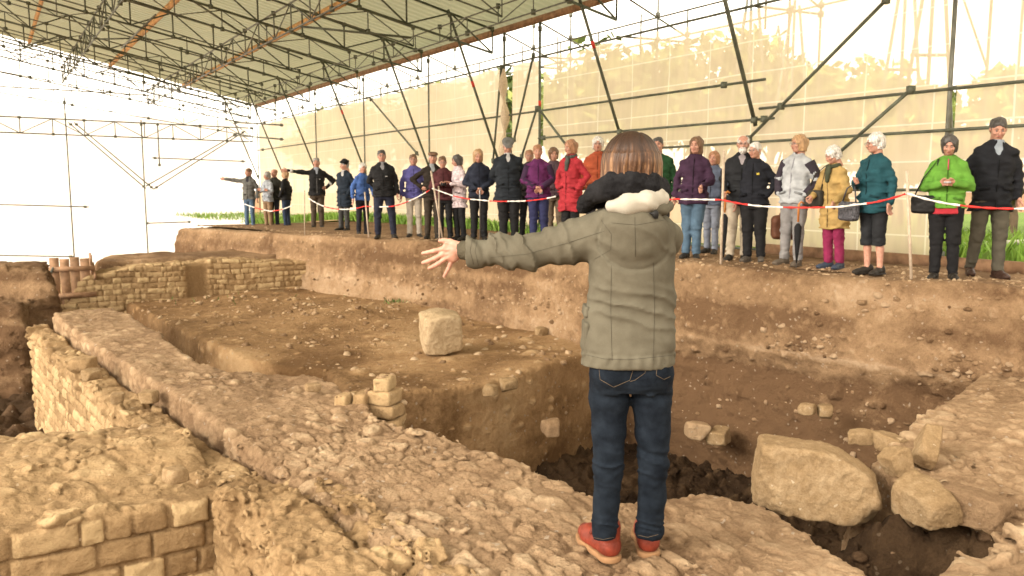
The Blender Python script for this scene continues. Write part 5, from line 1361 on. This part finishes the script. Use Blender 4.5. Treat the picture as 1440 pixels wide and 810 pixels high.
# things they carry and wear
def part_at(P, name, VQ, mat, M=None, **kw):
    o = mesh_np(name, VQ[0], VQ[1], mat, P, **kw)
    if M is not None: o.matrix_local = M
    return o
for s_, wx in ((-1, -.60), (1, .27)):
    a = (-.63, -.09, 1.427) if s_ < 0 else (.30, -.0, 1.10); b_ = (-.57, -.08, 1.42) if s_ < 0 else (.335, .015, 1.13)
    part_at(pp[5], "cuff_band", seg(a, b_, .055, 12), cloth("reflective", (.75, .75, .75)))
part_at(pp[28], "shirt_hem", (lambda g: (g.loft([(.80, 0, 0, .185, .135), (.92, 0, 0, .185, .135)], 2.3), g.clip(), g.mesh())[2])(Grid((-.25, -.2, .77), (.25, .2, .95), .012)), cloth("red_top", (.55, .02, .04)))
part_at(pp[28], "zip", tube_path([(0, -.15, 1.33), (0, -.135, 1.40), (0, -.11, 1.46)], .008, 6), cloth("pink_zip", (.6, .05, .12)))
part_at(pp[24], "emblem", boxm((.06, -.158, 1.27), (.10, -.148, 1.30)), cloth("yellow_emblem", (.65, .5, .04)), smooth=False)
part_at(pp[16], "name_badge", boxm((.02, -.165, .90), (.075, -.158, .98)), cloth("badge", (.35, .6, .65)), smooth=False)
for k_, sg_ in ((8, 1), (5, 1)): part_at(pp[k_], "chest_tag", boxm((.05 * sg_, -.152, 1.22), (.09 * sg_, -.145, 1.235)), cloth("tag_white", (.6, .6, .6)), smooth=False)
def world_of(P, p): bpy.context.view_layer.update(); return P.matrix_world @ Vector(p)
def prop(name, label, cat, P, p, VQ, mat, rz=0.0, rot=None, group=None):
    w = world_of(P, p); o = mesh_np(name, VQ[0], VQ[1], mat); o.location = w
    o.rotation_euler = rot if rot else (0, 0, P.rotation_euler.z + rz); return tag(o, label, cat, group)
def blob(fn, lo, hi, h=.009): g = Grid(lo, hi, h); fn(g); g.clip(); return g.mesh()
bag = blob(lambda g: (g.box((0, 0, 0), (.15, .055, .12), .045), g.disp(lambda Q_: .012 * fbm(Q_, .07, 3, 4), .03)), (-.2, -.1, -.17), (.2, .1, .17))
M_bagf = plain("black_patterned_bag", (.03, .03, .035), rough=.6, var=3.0, scale=60)
def handbag(name, label, P, p, sc, mat, strap, rz=0):
    w = world_of(P, p); e = empty(name, tuple(w), P.rotation_euler.z + rz); tag(e, label, "bag"); mesh_np("pouch", bag[0] * sc, bag[1], mat, e)
    mesh_np("strap", *tube_path(strap, .009, 6), mat, e); return e
handbag("handbag", "black patterned handbag hanging from the arm of the woman in teal", pp[27], (-.16, -.26, .80), .95, M_bagf, [(-.11, 0, .10), (-.06, .02, .27), (.04, .03, .33), (.10, 0, .10)])
handbag("shoulder_bag", "round black shoulder bag at the side of the woman in lime green", pp[28], (-.25, -.08, .92), .85, cloth("black_leather", (.015, .015, .016), rough=.5), [(-.10, 0, .08), (-.02, .0, .28), (.12, .03, .50), (.10, 0, .10)])
handbag("canvas_bag", "dark canvas bag in front of the woman in the mustard raincoat", pp[26], (-.22, -.17, 1.02), .9, cloth("dark_canvas", (.05, .045, .035)), [(-.11, 0, .08), (.0, .0, .3), (.13, .05, .42), (.10, 0, .10)])
handbag("leather_bag", "brown leather bag hanging behind the woman in pale grey", pp[25], (-.20, .18, .50), 1.35, cloth("brown_leather", (.13, .045, .02), rough=.6), [(-.13, 0, .10), (-.02, -.02, .35), (.06, -.05, .5), (.12, 0, .12)], rz=.8)
prop("camera", "small black camera in the hands of the woman in maroon", "camera", pp[11], (0, -.30, 1.17), blob(lambda g: (g.box((0, 0, 0), (.055, .022, .035), .008), g.cap((0, -.02, 0), (0, -.05, 0), .024)), (-.08, -.1, -.05), (.08, .05, .05), .006), cloth("camera_black", (.02, .02, .022), rough=.4))
prop("mobile_phone", "small pale phone in the hands of the woman in lime green", "phone", pp[28], (0, -.34, 1.18), boxm((-.035, -.012, -.012), (.035, .055, .004)), cloth("phone_grey", (.5, .5, .52), rough=.3))
def umbrella(label, P, p, hc, L=.86):
    w = world_of(P, p); x, y, z = w; zb = bank_z(y) + .0
    e = empty("furled_umbrella", (x, y, zb)); tag(e, label, "umbrella", "furled umbrellas used as sticks"); L = z - zb
    mesh_np("canopy", *tube_path([(0, 0, .06), (0, 0, L * .45), (0, 0, L * .66), (0, 0, L * .72)], .03, 10, [.008, .040, .046, .016]), cloth("umbrella_black", BLK), e)
    mesh_np("shaft", *seg((0, 0, 0), (0, 0, L), .007), M_metal, e); mesh_np("handle", *tube_path([(0, 0, L * .74), (0, 0, L + .02), (.03, 0, L + .05), (.06, 0, L + .03)], .014, 8), hc, e)
M_hand = plain("varnished_handle", (.45, .17, .04), rough=.4)
umbrella("furled black umbrella with orange handle, held by the white-bearded man", pp[23], (-.20, -.28, .93), M_hand)
umbrella("furled black umbrella planted left of the woman in mustard", pp[26], (-.30, -.40, .92), M_hand)
def stick(label, P, p, m): w = world_of(P, p); zb = bank_z(w[1]); tag(mesh_np("walking_stick", *tube_path([(w[0], w[1], zb), (w[0], w[1], w[2] + .0), (w[0] + .04, w[1], w[2] + .03)], .012, 8), m), label, "walking stick", "walking sticks")
stick("pale walking stick under the hand of the small woman in blue", pp[7], (.20, -.27, .93), M_plank)
stick("thin metal walking stick before the woman with wavy fair hair", pp[13], (.0, -.27, .99), M_metal)

# barrier: posts and red-white tape
yb = sorted([(p[0], w_[1]) for p, w_ in zip(BK, bank_line)])
ybank = lambda px: float(np.interp(px, [a for a, _ in yb], [b for _, b in yb]))
M_post = plain("pale_post", (.46, .37, .28), rough=.6, var=.2, scale=20)
for top, bot, w in [((1275, 240), (1283, 386), "nearest, between the teal and lime green jackets"), ((1018, 212), (1014, 362), "between the blue-grey jacket and the bearded man"), ((606, 240), (624, 330), "leaning, before the man in the brown cap"), ((513, 270), (519, 334), "in front of the small woman in blue"), ((428, 268), (428, 318), "thin, left of the man with white cuff bands"), ((617, 262), (618, 332), "second at the leaning one, upright and shorter")]:
    yy = ybank(bot[0]) + .12; a, b_ = ond(bot[0], bot[1], yy), ond(top[0], top[1], yy); a = (a[0], a[1], bank_z(yy) - .08)
    tag(mesh_np("barrier_post", *seg(a, b_, .017 if w[0] != 't' else .012), M_post), "pale wooden barrier post, " + w, "post", "barrier posts")
M_tw, M_tr = plain("tape_white", (.75, .72, .68), rough=.5), plain("tape_red", (.58, .03, .025), rough=.5)
def tape(label, nodes_, sag, r=.012):
    pts = []
    for i in range(len(nodes_) - 1):
        (x0, y0), (x1, y1) = nodes_[i], nodes_[i + 1]; n_ = max(4, int(abs(x1 - x0) / 5))
        for k in range(n_):
            f = k / n_; x = x0 + (x1 - x0) * f; y = y0 + (y1 - y0) * f + sag[i] * 4 * f * (1 - f); pts.append(ond(x, y, ybank(x) + .06))
    pts.append(ond(nodes_[-1][0], nodes_[-1][1], ybank(nodes_[-1][0]) + .06)); pts = np.array(pts)
    Ls = np.concatenate([[0], np.cumsum(np.linalg.norm(np.diff(pts, axis=0), axis=1))]); s_ = np.arange(0, Ls[-1], .05); P_ = np.stack([np.interp(s_, Ls, pts[:, i]) for i in range(3)], 1)
    rr = r * (1 + .35 * np.sin(s_ * 40)); V, Q = tube_path(list(P_), r, 6, list(rr)); m = len(P_) - 1
    mi = np.concatenate([np.repeat(((s_[:m] / .52).astype(int) % 2), 6), np.zeros(len(Q) - 6 * m, int)])
    o = mesh_np("barrier_tape", V, Q, None, mats=[M_tw, M_tr], midx=mi); tag(o, label, "barrier tape", "red and white barrier tape")
tape("stretch of red and white tape drooping before the group at the far left", [(344, 287), (380, 297), (413, 288)], [1, 2])
tape("stretch of red and white tape from the white-cuffed man to the leaning post", [(434, 279), (458, 291), (513, 290), (553, 290), (606, 266)], [1, 4, 1, 3])
tape("stretch of red and white tape from the leaning post towards the red coat", [(608, 265), (636, 275), (672, 281), (720, 283), (783, 276)], [0, 1, 1, 2])
tape("stretch of red and white tape from behind the guide to the lime green jacket", [(880, 283), (950, 280), (1015, 281), (1090, 291), (1170, 291), (1200, 288), (1275, 272)], [1, 0, 2, 1, 1, 3])
tape("stretch of red and white tape running out of the picture on the right", [(1276, 272), (1330, 286), (1400, 293), (1470, 292)], [1, 1, 1])

# ---------------------------------------------------------------- the guide in front, seen from behind
GY = 2.95
dg = bpy.context.evaluated_depsgraph_get(); dg.update()
g0 = np.array(ond(872, 405, GY)); g0[2] = 0
fz = [drop(*onz(px_, py_, 0)[:2], 1.0)[0] or 0 for px_, py_ in ((858, 782), (845, 775), (911, 778), (912, 765))]
g0[2] = float(np.mean(sorted(fz)[1:])) 
GD = empty("person", tuple(g0)); tag(GD, "woman seen from behind in an olive jacket and jeans, left arm stretched towards the crowd", "person")
def G(px, py, dy=0.0): return np.array(ond(px, py, GY + dy)) - np.array((g0[0], g0[1], 0))
def grow(py, xl, xr, ry, cy=0.0):
    a, b_ = G(xl, py, cy), G(xr, py, cy); return (float(a[2]), float(a[0] + b_[0]) / 2, cy, float(b_[0] - a[0]) / 2, ry)
def fabric_mat(name, c, c2, weave=700, bump=.35, mott=6):
    m, nt, b, o_ = nodes(name); L = nt.links.new
    tc = N(nt, "ShaderNodeTexCoord"); n1 = N(nt, "ShaderNodeTexNoise", Scale=mott, Detail=6.0, Roughness=.65); L(tc.outputs["Object"], n1.inputs["Vector"])
    n2 = N(nt, "ShaderNodeTexNoise", Scale=weave, Detail=2.0); L(tc.outputs["Object"], n2.inputs["Vector"])
    f = mth(nt, 'ADD', mth(nt, 'MULTIPLY', n1.outputs[0], .75), mth(nt, 'MULTIPLY', n2.outputs[0], .25))
    L(ramp(nt, f, [(.38, c), (.62, c2)]), b.inputs["Base Color"]); b.inputs["Roughness"].default_value = .9; b.inputs["Specular IOR Level"].default_value = .15
    b.inputs["Specular IOR Level"].default_value = .08
    bp = N(nt, "ShaderNodeBump", Strength=bump, Distance=.0015); L(n2.outputs[0], bp.inputs["Height"]); L(bp.outputs[0], b.inputs["Normal"])
    MATS[name] = m; return m
M_olive = fabric_mat("olive_canvas", (.080, .072, .052), (.118, .108, .080))
M_cuff = fabric_mat("olive_rib_knit", (.060, .053, .036), (.085, .075, .052))
M_cream = fabric_mat("cream_lining", (.33, .31, .26), (.42, .39, .33))
M_denim = fabric_mat("dark_denim", (.005, .0075, .012), (.013, .0185, .027), mott=14, bump=.5)
M_knit = fabric_mat("black_knit", (.008, .008, .009), (.022, .022, .024), weave=220, bump=.9)
M_stitch = cloth("tan_stitching", (.20, .14, .08)); M_seam = cloth("dull_thread", (.066, .058, .041))

def crease(P, d, per, amp, seed, warp=.03):
    """soft fold lines across direction d"""
    u = P @ np.array(d, np.float32) + warp * fbm(P, .09, 3, seed); v = u / per
    n_ = vnoise(np.stack([v, P[:, 2] * 3, P[:, 0] * 3], 1), 1.0, seed + 1)
    return amp * (1 - np.abs(n_) * 2.2)
# jacket
shL, elL, cuL = G(850, 314, .02), G(748, 340, .08), G(663, 341, .18)
g = Grid((-.66, -.24, G(880, 505)[2]), (.33, .58, 1.47), .0062)
g.loft([grow(503, 816, 948, .135), grow(480, 818, 948, .130), grow(430, 823, 947, .116), grow(380, 828, 946, .115), grow(345, 830, 948, .120), grow(318, 836, 948, .116), grow(300, 848, 942, .10), grow(287, 862, 926, .085), grow(274, 872, 912, .065)], 2.35, .01)
g.chain([shL, G(802, 329, .04), elL, G(702, 342, .13), cuL], [.074, .072, .066, .057, .049], .03)
g.cap(G(885, 292, .0), shL, .060, .068, .04)
g.chain([G(924, 314, .02), G(936, 322, .12), G(937, 328, .24), G(920, 318, .42), G(903, 310, .50)], [.064, .057, .051, .045, .040], .03)
g.ell(G(893, 312, -.075), (.120, .075, .095), .012); g.ell(G(892, 334, -.085), (.098, .058, .052), .02)
g.chain([G(850, 290, -.03), G(870, 293, -.09), G(902, 290, -.11), G(932, 281, -.08), G(942, 277, .0)], [.020, .020, .020, .019, .018], .012)
g.ell(G(893, 270, -.03), (.085, .085, .040), .01, cut=True)
zh = G(880, 498)[2]
g.box(cuL + np.array((-.105, .05, 0)), (.10, .2, .2), 0, 0, cut=True)
def jfold(P):
    arm = sstep(-.06, -.14, P[:, 0]) * sstep(1.02, 1.06, P[:, 2])
    ax = np.clip((-P[:, 0] - .10) / .45, 0, 1)
    a = crease(P, (.95, .1, .35), .034, .0125, 3) * (.25 + 1.1 * ax ** .8) + .004 * fbm(P, .05, 3, 9)
    b_ = crease(P, (.25, 0, 1.0), .045, .0042, 5) * (.4 + .9 * np.exp(-((P[:, 2] - 1.03) / .10) ** 2)) + .006 * fbm(P, (.10, .10, .06), 3, 11)
    hood = sstep(.22, .14, np.linalg.norm((P - G(893, 322, -.07)), axis=1))
    b_ = b_ * (1 - hood * .5) + hood * .005 * crease(P, (.5, 0, .8), .05, 1.0, 7)
    hem = .004 * np.sin(P[:, 0] * 160 + 2 * vnoise(P, .05, 3)) * np.exp(-((P[:, 2] - zh - .03) / .018) ** 2) - .004 * np.exp(-((P[:, 2] - zh - .052) / .004) ** 2)
    hl = -.006 * np.exp(-((np.linalg.norm((P - G(893, 322, -.07)) * np.array((1, 1, 1.12)), axis=1) - .128) / .006) ** 2) * sstep(-.02, -.06, P[:, 1])
    return arm * a + (1 - arm) * b_ + hem + hl
g.disp(jfold, .035)
g.box((0, 0, zh - .06 - .0), (1, 1, .06), 0, 0, cut=True); g.clip()
JV, JQ = g.mesh(); jk = mesh_np("jacket", JV, JQ, M_olive, GD)
# ribbed cuff
g = Grid(tuple(G(640, 360, .1) - .02), tuple(G(668, 318, .3) + .03), .0035)
g.chain([cuL + np.array((.02, -.01, 0)), G(652, 340, .20)], [.043, .036], .004)
g.disp(lambda P: .0012 * np.sin(np.arctan2(P[:, 1] - cuL[1], P[:, 2] - cuL[2]) * 40), .01); g.clip(); mesh_np("cuff", *g.mesh(), M_cuff, GD)
# hood lining, toggle, pocket flap
g = Grid(tuple(G(845, 300, -.18)), tuple(G(945, 250, .08)), .004)
g.chain([G(862, 276, -.075), G(885, 274, -.105), G(908, 270, -.105), G(932, 267, -.06)], [.026, .038, .037, .026], .02); g.cap(G(898, 261, -.09), G(926, 258, -.075), .022, .018, .02)
g.disp(lambda P: crease(P, (.4, 0, .9), .030, .0022, 21), .02); g.clip(); mesh_np("hood_lining", *g.mesh(), M_cream, GD)
g = Grid(tuple(G(912, 296, -.20)), tuple(G(932, 278, -.08)), .003); c = G(922, 288, -.135)
g.ell(c, (.012, .010, .015)); g.cap(c + np.array((-.018, 0, .004)), c, .004, .006, .004); g.cap(c, c + np.array((.004, 0, -.018)), .006, .007, .004); g.clip(); mesh_np("toggle", *g.mesh(), cloth("black_cord", (.012, .012, .012), rough=.5), GD)
g = Grid(tuple(G(812, 500, -.16)), tuple(G(834, 410, .12)), .005)
g.box(G(824, 424, .0), (.010, .055, .020), .005, R=np.array(Matrix.Rotation(.12, 3, 'Y'))); g.box(G(824, 462, .0), (.012, .060, .062), .01); g.clip(); mesh_np("side_pocket", *g.mesh(), M_olive, GD)
# jeans
g = Grid((-.20, -.19, .06), (.24, .16, 1.0), .0062)
g.loft([grow(535, 833, 943, .098), grow(512, 830, 945, .114), grow(490, 834, 940, .110), grow(440, 838, 934, .09)], 2.4, .01)
g.ell(G(860, 508, -.045), (.072, .075, .080), .03); g.ell(G(914, 508, -.045), (.072, .075, .080), .03)
g.chain([G(858, 520, 0), G(857.5, 548, .0), G(856.5, 595, .0), G(856, 637, -.005), G(853.5, 690, .01), G(850, 735, .02), G(849, 757, .03)], [.072, .0725, .062, .0525, .0485, .0455, .047], .012)
g.chain([G(915, 520, 0), G(916.5, 548, .0), G(918, 595, .0), G(918.5, 637, -.005), G(917, 690, .02), G(913, 735, .05), G(911, 752, .06)], [.072, .0735, .064, .0535, .050, .0465, .046], .012)
g.box((0, 0, .112 - .06), (1, 1, .06), 0, 0, cut=True)
zk, zn = G(856, 640)[2], G(850, 735)[2]
def jean(P):
    kk = np.exp(-((P[:, 2] - zk) / .06) ** 2); aa = np.exp(-((P[:, 2] - zn) / .05) ** 2)
    return crease(P, (.3, .2, 1.0), .026, .0080, 31, .035) * (.14 + kk + 1.1 * aa + .25 * np.exp(-((P[:, 2] - .68) / .05) ** 2)) + .004 * fbm(P, .06, 3, 33)
g.disp(jean, .03); g.clip(); NV, NQ = g.mesh(); jn = mesh_np("jeans", NV, NQ, M_denim, GD)
from mathutils.bvhtree import BVHTree
def drawn(name, V, Q, pts, r, mat, parent, off=.0006, step=6):
    """a fine raised line (stitching, seam) laid on a surface along the picked points"""
    bt = BVHTree.FromPolygons([tuple(v) for v in V.tolist()], [tuple(q_) for q_ in Q.tolist()])
    out = []; o3 = Vector((-g0[0], -g0[1], CZ))
    for i in range(len(pts) - 1):
        (x0, y0), (x1, y1) = pts[i], pts[i + 1]; n_ = max(2, int(math.hypot(x1 - x0, y1 - y0) / step * 3))
        for k in range(n_ + (i == len(pts) - 2)):
            f = k / n_; d = Vector(ray(x0 + (x1 - x0) * f, y0 + (y1 - y0) * f)).normalized(); h_, nn, _, _ = bt.ray_cast(o3, d)
            if h_ is not None: out.append(np.array(h_ - d * off))
    if len(out) > 3: return mesh_np(name, *tube_path(out, r * .6, 6), mat, parent)
for pts in ([(842, 500), (844, 521), (863, 532), (886, 522), (893, 499)], [(925, 497), (923, 515), (934, 521), (943, 517)]): drawn("pocket_stitching", NV, NQ, pts, .0011, M_stitch, jn)
drawn("back_seam", NV, NQ, [(911, 499), (907, 512), (893, 522), (886, 524)], .0010, M_stitch, jn)
drawn("hem_stitching", NV, NQ, [(833, 744), (848, 747), (864, 744)], .0010, M_stitch, jn); drawn("hem_stitching", NV, NQ, [(897, 741), (911, 744), (926, 740)], .0010, M_stitch, jn)
for pts in ([(860, 360), (859, 420), (861, 494)], [(919, 356), (921, 420), (919, 494)], [(846, 297), (860, 316), (859, 338), (836, 352)], [(860, 300), (895, 303), (935, 296)], [(822, 486), (850, 492), (885, 493), (945, 487)], [(672, 322), (668, 341), (673, 362)], [(664, 324), (661, 341), (666, 360)], [(893, 292), (894, 348)], [(850, 312), (795, 330), (740, 345), (690, 350)]):
    drawn("seam", JV, JQ, pts, .0011, M_seam, jk)
# boots
def boot(px, py, rz, sgn):
    c = G(px, py, 0); p3 = np.array(onz(px, py, float(g0[2]))) - g0
    g = Grid((-.07, -.26, -.005), (.07, .08, .17), .0048)
    g.chain([(0, .012, .052), (0, -.05, .050), (0, -.13, .042), (sgn * .006, -.185, .036)], [.040, .037, .040, .034], .03); g.cap((0, .005, .06), (0, .008, .135), .040, .043, .02)
    g.box((0, 0, .012), (.2, .4, .012), 0, 0, cut=True); g.ell((0, -.02, .17), (.032, .034, .03), .004, cut=True)
    g.disp(lambda P: .0022 * fbm(P, .03, 3, 3) - .0022 * np.exp(-((P[:, 2] - .078 - .1 * np.abs(P[:, 1])) / .0025) ** 2) - .002 * np.exp(-(P[:, 0] / .002) ** 2) * (P[:, 1] > 0), .02); g.clip()
    o = mesh_np("boot", *g.mesh(), M_boot, GD); o.location = tuple(float(v) for v in (p3[0], p3[1], 0)); o.rotation_euler = (0, 0, rz)
    g = Grid((-.075, -.27, -.012), (.075, .085, .04), .0048); g.chain([(0, .012, .012), (0, -.06, .012), (sgn * .004, -.15, .012), (sgn * .006, -.185, .012)], [.046, .042, .048, .042], .02)
    g.box((0, 0, -.10), (.3, .5, .10), 0, 0, cut=True); g.box((0, 0, .124), (.3, .5, .10), 0, 0, cut=True); g.clip(); mesh_np("sole", *g.mesh(), M_sole, o)
    V, Q = tube_path([(-.036, -.075, .075), (-.02, -.085, .093), (.0, -.09, .100), (.02, -.085, .093), (.036, -.075, .075)], .007, 8); mesh_np("strap", V, Q, M_boot, o)
    mesh_np("strap", *tube_path([(-.038, -.035, .098), (-.02, -.048, .118), (.02, -.048, .118), (.038, -.035, .098)], .006, 8), M_boot, o)
M_boot = plain("red_leather", (.16, .025, .012), rough=.62, var=.4, scale=22, bump=.4, bscale=160, spec=.3); M_sole = plain("crepe_sole", (.24, .13, .06), rough=.8, var=.15)
boot(855, 785, math.pi + math.radians(24), -1); boot(911, 778, math.pi - math.radians(4), 1)
# scarf
g = Grid(tuple(G(808, 292, -.19)), tuple(G(945, 226, .20)), .0048)
for ddy, dr_, up in ((0, 1.0, 0), (.0, .85, -11)):
    ring = [(826, 272, .05), (838, 259 + up * .3, -.03), (860, 254 + up, -.075), (888, 252 + up, -.095), (914, 251 + up, -.07), (928, 254 + up * .5, -.005), (920, 258, .07), (885, 262, .11), (845, 268, .09), (826, 272, .05)]
    g.chain([G(a, b_, c_ + ddy) for a, b_, c_ in ring], [.027 * dr_, .032 * dr_, .034 * dr_, .034 * dr_, .033 * dr_, .030 * dr_, .028, .028, .028, .027], .012)
g.cap(G(826, 272, .04), G(820, 281, .06), .026, .022, .01)
g.disp(lambda P: .0035 * vnoise(P, .010, 3) + .006 * crease(P, (.1, .1, 1), .03, 1.0, 5, .02) * .7, .025); g.clip(); mesh_np("scarf", *g.mesh(), M_knit, GD)
# hair
hc = G(888.5, 213, .0)
g = Grid(tuple(hc - np.array((.14, .15, .13))), tuple(hc + np.array((.14, .15, .13))), .0036)
g.ell(hc + np.array((0, .01, .0)), (.101, .118, .1045)); g.loft([(float(G(0, 251)[2]), hc[0] - .001, .006, .098, .098), (float(G(0, 236)[2]), hc[0] - .001, .005, .1045, .112), (float(G(0, 215)[2]), hc[0], .005, .1015, .117), (float(G(0, 205)[2]), hc[0], .005, .095, .112)], 2.1, .02)
g.ell(hc + np.array((0, .13, -.03)), (.062, .08, .085), .008, cut=True)
def strands(P):
    q_ = P - hc; th = np.arctan2(q_[:, 0], -q_[:, 1]); r_ = np.hypot(q_[:, 0], q_[:, 1])
    A_ = np.stack([th * 14 + 1.2 * vnoise(P, (.05, .05, .08), 2), P[:, 2] * 5, 0 * th], 1); B_ = np.stack([th * 42, P[:, 2] * 7, 0 * th], 1)
    low_ = sstep(.06, -.06, q_[:, 2]); top = sstep(.02, .06, r_)
    return top * (.0055 * vnoise(A_, 1.0, 3) + .0018 * vnoise(B_, 1.0, 5)) * (.4 + .8 * low_) - .004 * np.exp(-((q_[:, 0] - .012 - q_[:, 2] * .12) / .003) ** 2) * sstep(.05, .07, q_[:, 2]) * (q_[:, 1] < .06)
g.disp(strands, .02); g.clip(); HV, HQ = g.mesh()
q_ = HV - hc; th = np.arctan2(q_[:, 0], -q_[:, 1])
tn = .5 + .5 * vnoise(np.stack([th * 24 + 1.0 * vnoise(HV, (.05, .05, .08), 2), HV[:, 2] * 4, 0 * th], 1).astype(np.float32), 1.0, 8) * .9 + .25 * vnoise(np.stack([th * 70, HV[:, 2] * 6, 0 * th], 1).astype(np.float32), 1.0, 9)
tn = tn * sstep(.11, -.02, q_[:, 2]) * .9 + .1 * (tn)
m, nt, b, o_ = nodes("brown_hair_with_highlights"); at = N(nt, "ShaderNodeAttribute", attribute_name='tone')
nt.links.new(ramp(nt, at.outputs["Fac"], [(.2, (.028, .014, .008)), (.5, (.085, .042, .022)), (.72, (.22, .12, .06)), (.95, (.40, .25, .14))]), b.inputs["Base Color"]); b.inputs["Roughness"].default_value = .5; b.inputs["Specular IOR Level"].default_value = .3
mesh_np("hair", HV, HQ, m, GD, tone=tn)
# body: head, neck, trunk, arms, hands as one mesh
M_skin2 = M_skin
g = Grid((-.62, -.14, .05), (.28, .60, 1.46), .016)
g.loft([grow(520, 845, 930, .07), grow(430, 850, 925, .075), grow(340, 850, 926, .075), grow(300, 862, 918, .06), grow(270, 878, 904, .045)], 2.2, .02)
for a_, b_, c_ in (((858, 520), (856, 637), (851, 738, .02)), ((915, 520), (918, 637), (914, 734, .05))): g.chain([G(*a_), G(*b_), G(*c_)], [.055, .030, .020], .02)
g.chain([shL, elL, cuL, G(648, 340, .20)], [.040, .034, .028, .027], .02); g.chain([G(928, 314, .02), G(946, 330, .24), G(905, 310, .50), G(898, 308, .53)], [.040, .034, .028, .026], .02)
g.clip(); parts = [g.mesh(), xf(HEAD[False], Matrix.Translation(tuple(float(v) for v in (hc + np.array((0, .012, -.024))))) @ rotm(math.pi + .12, .0, 0) @ Matrix.Scale(.95, 4))]
g = Grid(tuple(G(586, 384, .10)), tuple(G(662, 316, .34)), .0028)
D_ = .20
g.box(G(632, 343.5, D_), (.034, .012, .030), .012, .012, R=np.array(Matrix.Rotation(.35, 3, 'Y'))); g.cap(G(652, 340, D_), G(640, 341, D_), .0245, .026, .015)
g.cap(G(646, 333, D_), G(634, 331, D_ + .01), .014, .013, .012); g.ell(G(637, 349, D_ - .002), (.026, .013, .020), .012)
fing = [([(640, 331, 0), (632.5, 328, .008), (625, 326.8, .012), (618.8, 326.8, .015)], [.0125, .0112, .0100, .0085]),
        ([(630, 336.5, 0), (621, 338.6, 0), (610.5, 341.2, .002), (602, 343.2, .008), (595, 344.3, .016)], [.0100, .0098, .0090, .0082, .0074]),
        ([(629, 342, 0), (621.5, 346, -.002), (611.5, 351.5, 0), (602.5, 355.4, .006), (595, 357.8, .014)], [.0100, .0098, .0092, .0084, .0075]),
        ([(630, 347, 0), (624.5, 353, -.002), (616.5, 358.8, 0), (609.5, 362.6, .006), (603.6, 365.6, .013)], [.0098, .0094, .0088, .0080, .0073]),
        ([(636, 351, 0), (633.2, 360, .002), (630, 367, .006), (627, 372.5, .012), (624.8, 376.8, .018)], [.0090, .0084, .0077, .0070, .0064])]
for pts, rs_ in fing: g.chain([G(a, b_, D_ + c_) for a, b_, c_ in pts], rs_, .005)
kn = [G(623, 338, D_ - .009), G(623.5, 345, D_ - .010), G(626, 352, D_ - .009)]
for k_ in kn: g.ell(k_, (.006, .004, .006), .006)
for (a, b_) in (((645, 337), (626, 340)), ((645, 340), (627, 346)), ((645, 343), (629, 351))): g.cap(G(*a, D_ - .0125), G(*b_, D_ - .0118), .0022, .0026, .006)
g.disp(lambda P: .0010 * fbm(P, .012, 3, 5), .01); g.clip(); parts.append(g.mesh())
Rr = np.array(Matrix.Rotation(math.radians(-80), 3, 'X')); V = HAND[0] @ Rr.T.astype(np.float32) + G(898, 307, .545).astype(np.float32); parts.append((V, HAND[1]))
mesh_np("body", *join(parts), M_skin2, GD)
for k_, x in enumerate((-.028, .028)):
    o = bpy.data.objects.new("eye", EYE_ME); COL.objects.link(o); o.parent = GD; o.location = tuple(float(v) for v in (hc + np.array((x, .012 + .079, -.006)))); o.rotation_euler = (0, 0, math.pi)
for pts, rs_ in fing:   # nails
    pass

# weeds at the foot of the bank and in the far corner
def wd(r):
    i = r.integers(0, 5); c = ((405, 402, .25), (412, 398, .18), (500, 412, .2), (560, 425, .12), (345, 416, .5))[i]; p_ = onz(c[0], c[1], -.82); return (p_[0] + r.normal(0, c[2]), p_[1] + r.normal(0, c[2]), -.86)
blades("weeds", 420, wd, .03, .13, 31, plain("weed_leaves", (.09, .14, .03), rough=.7, var=.4))
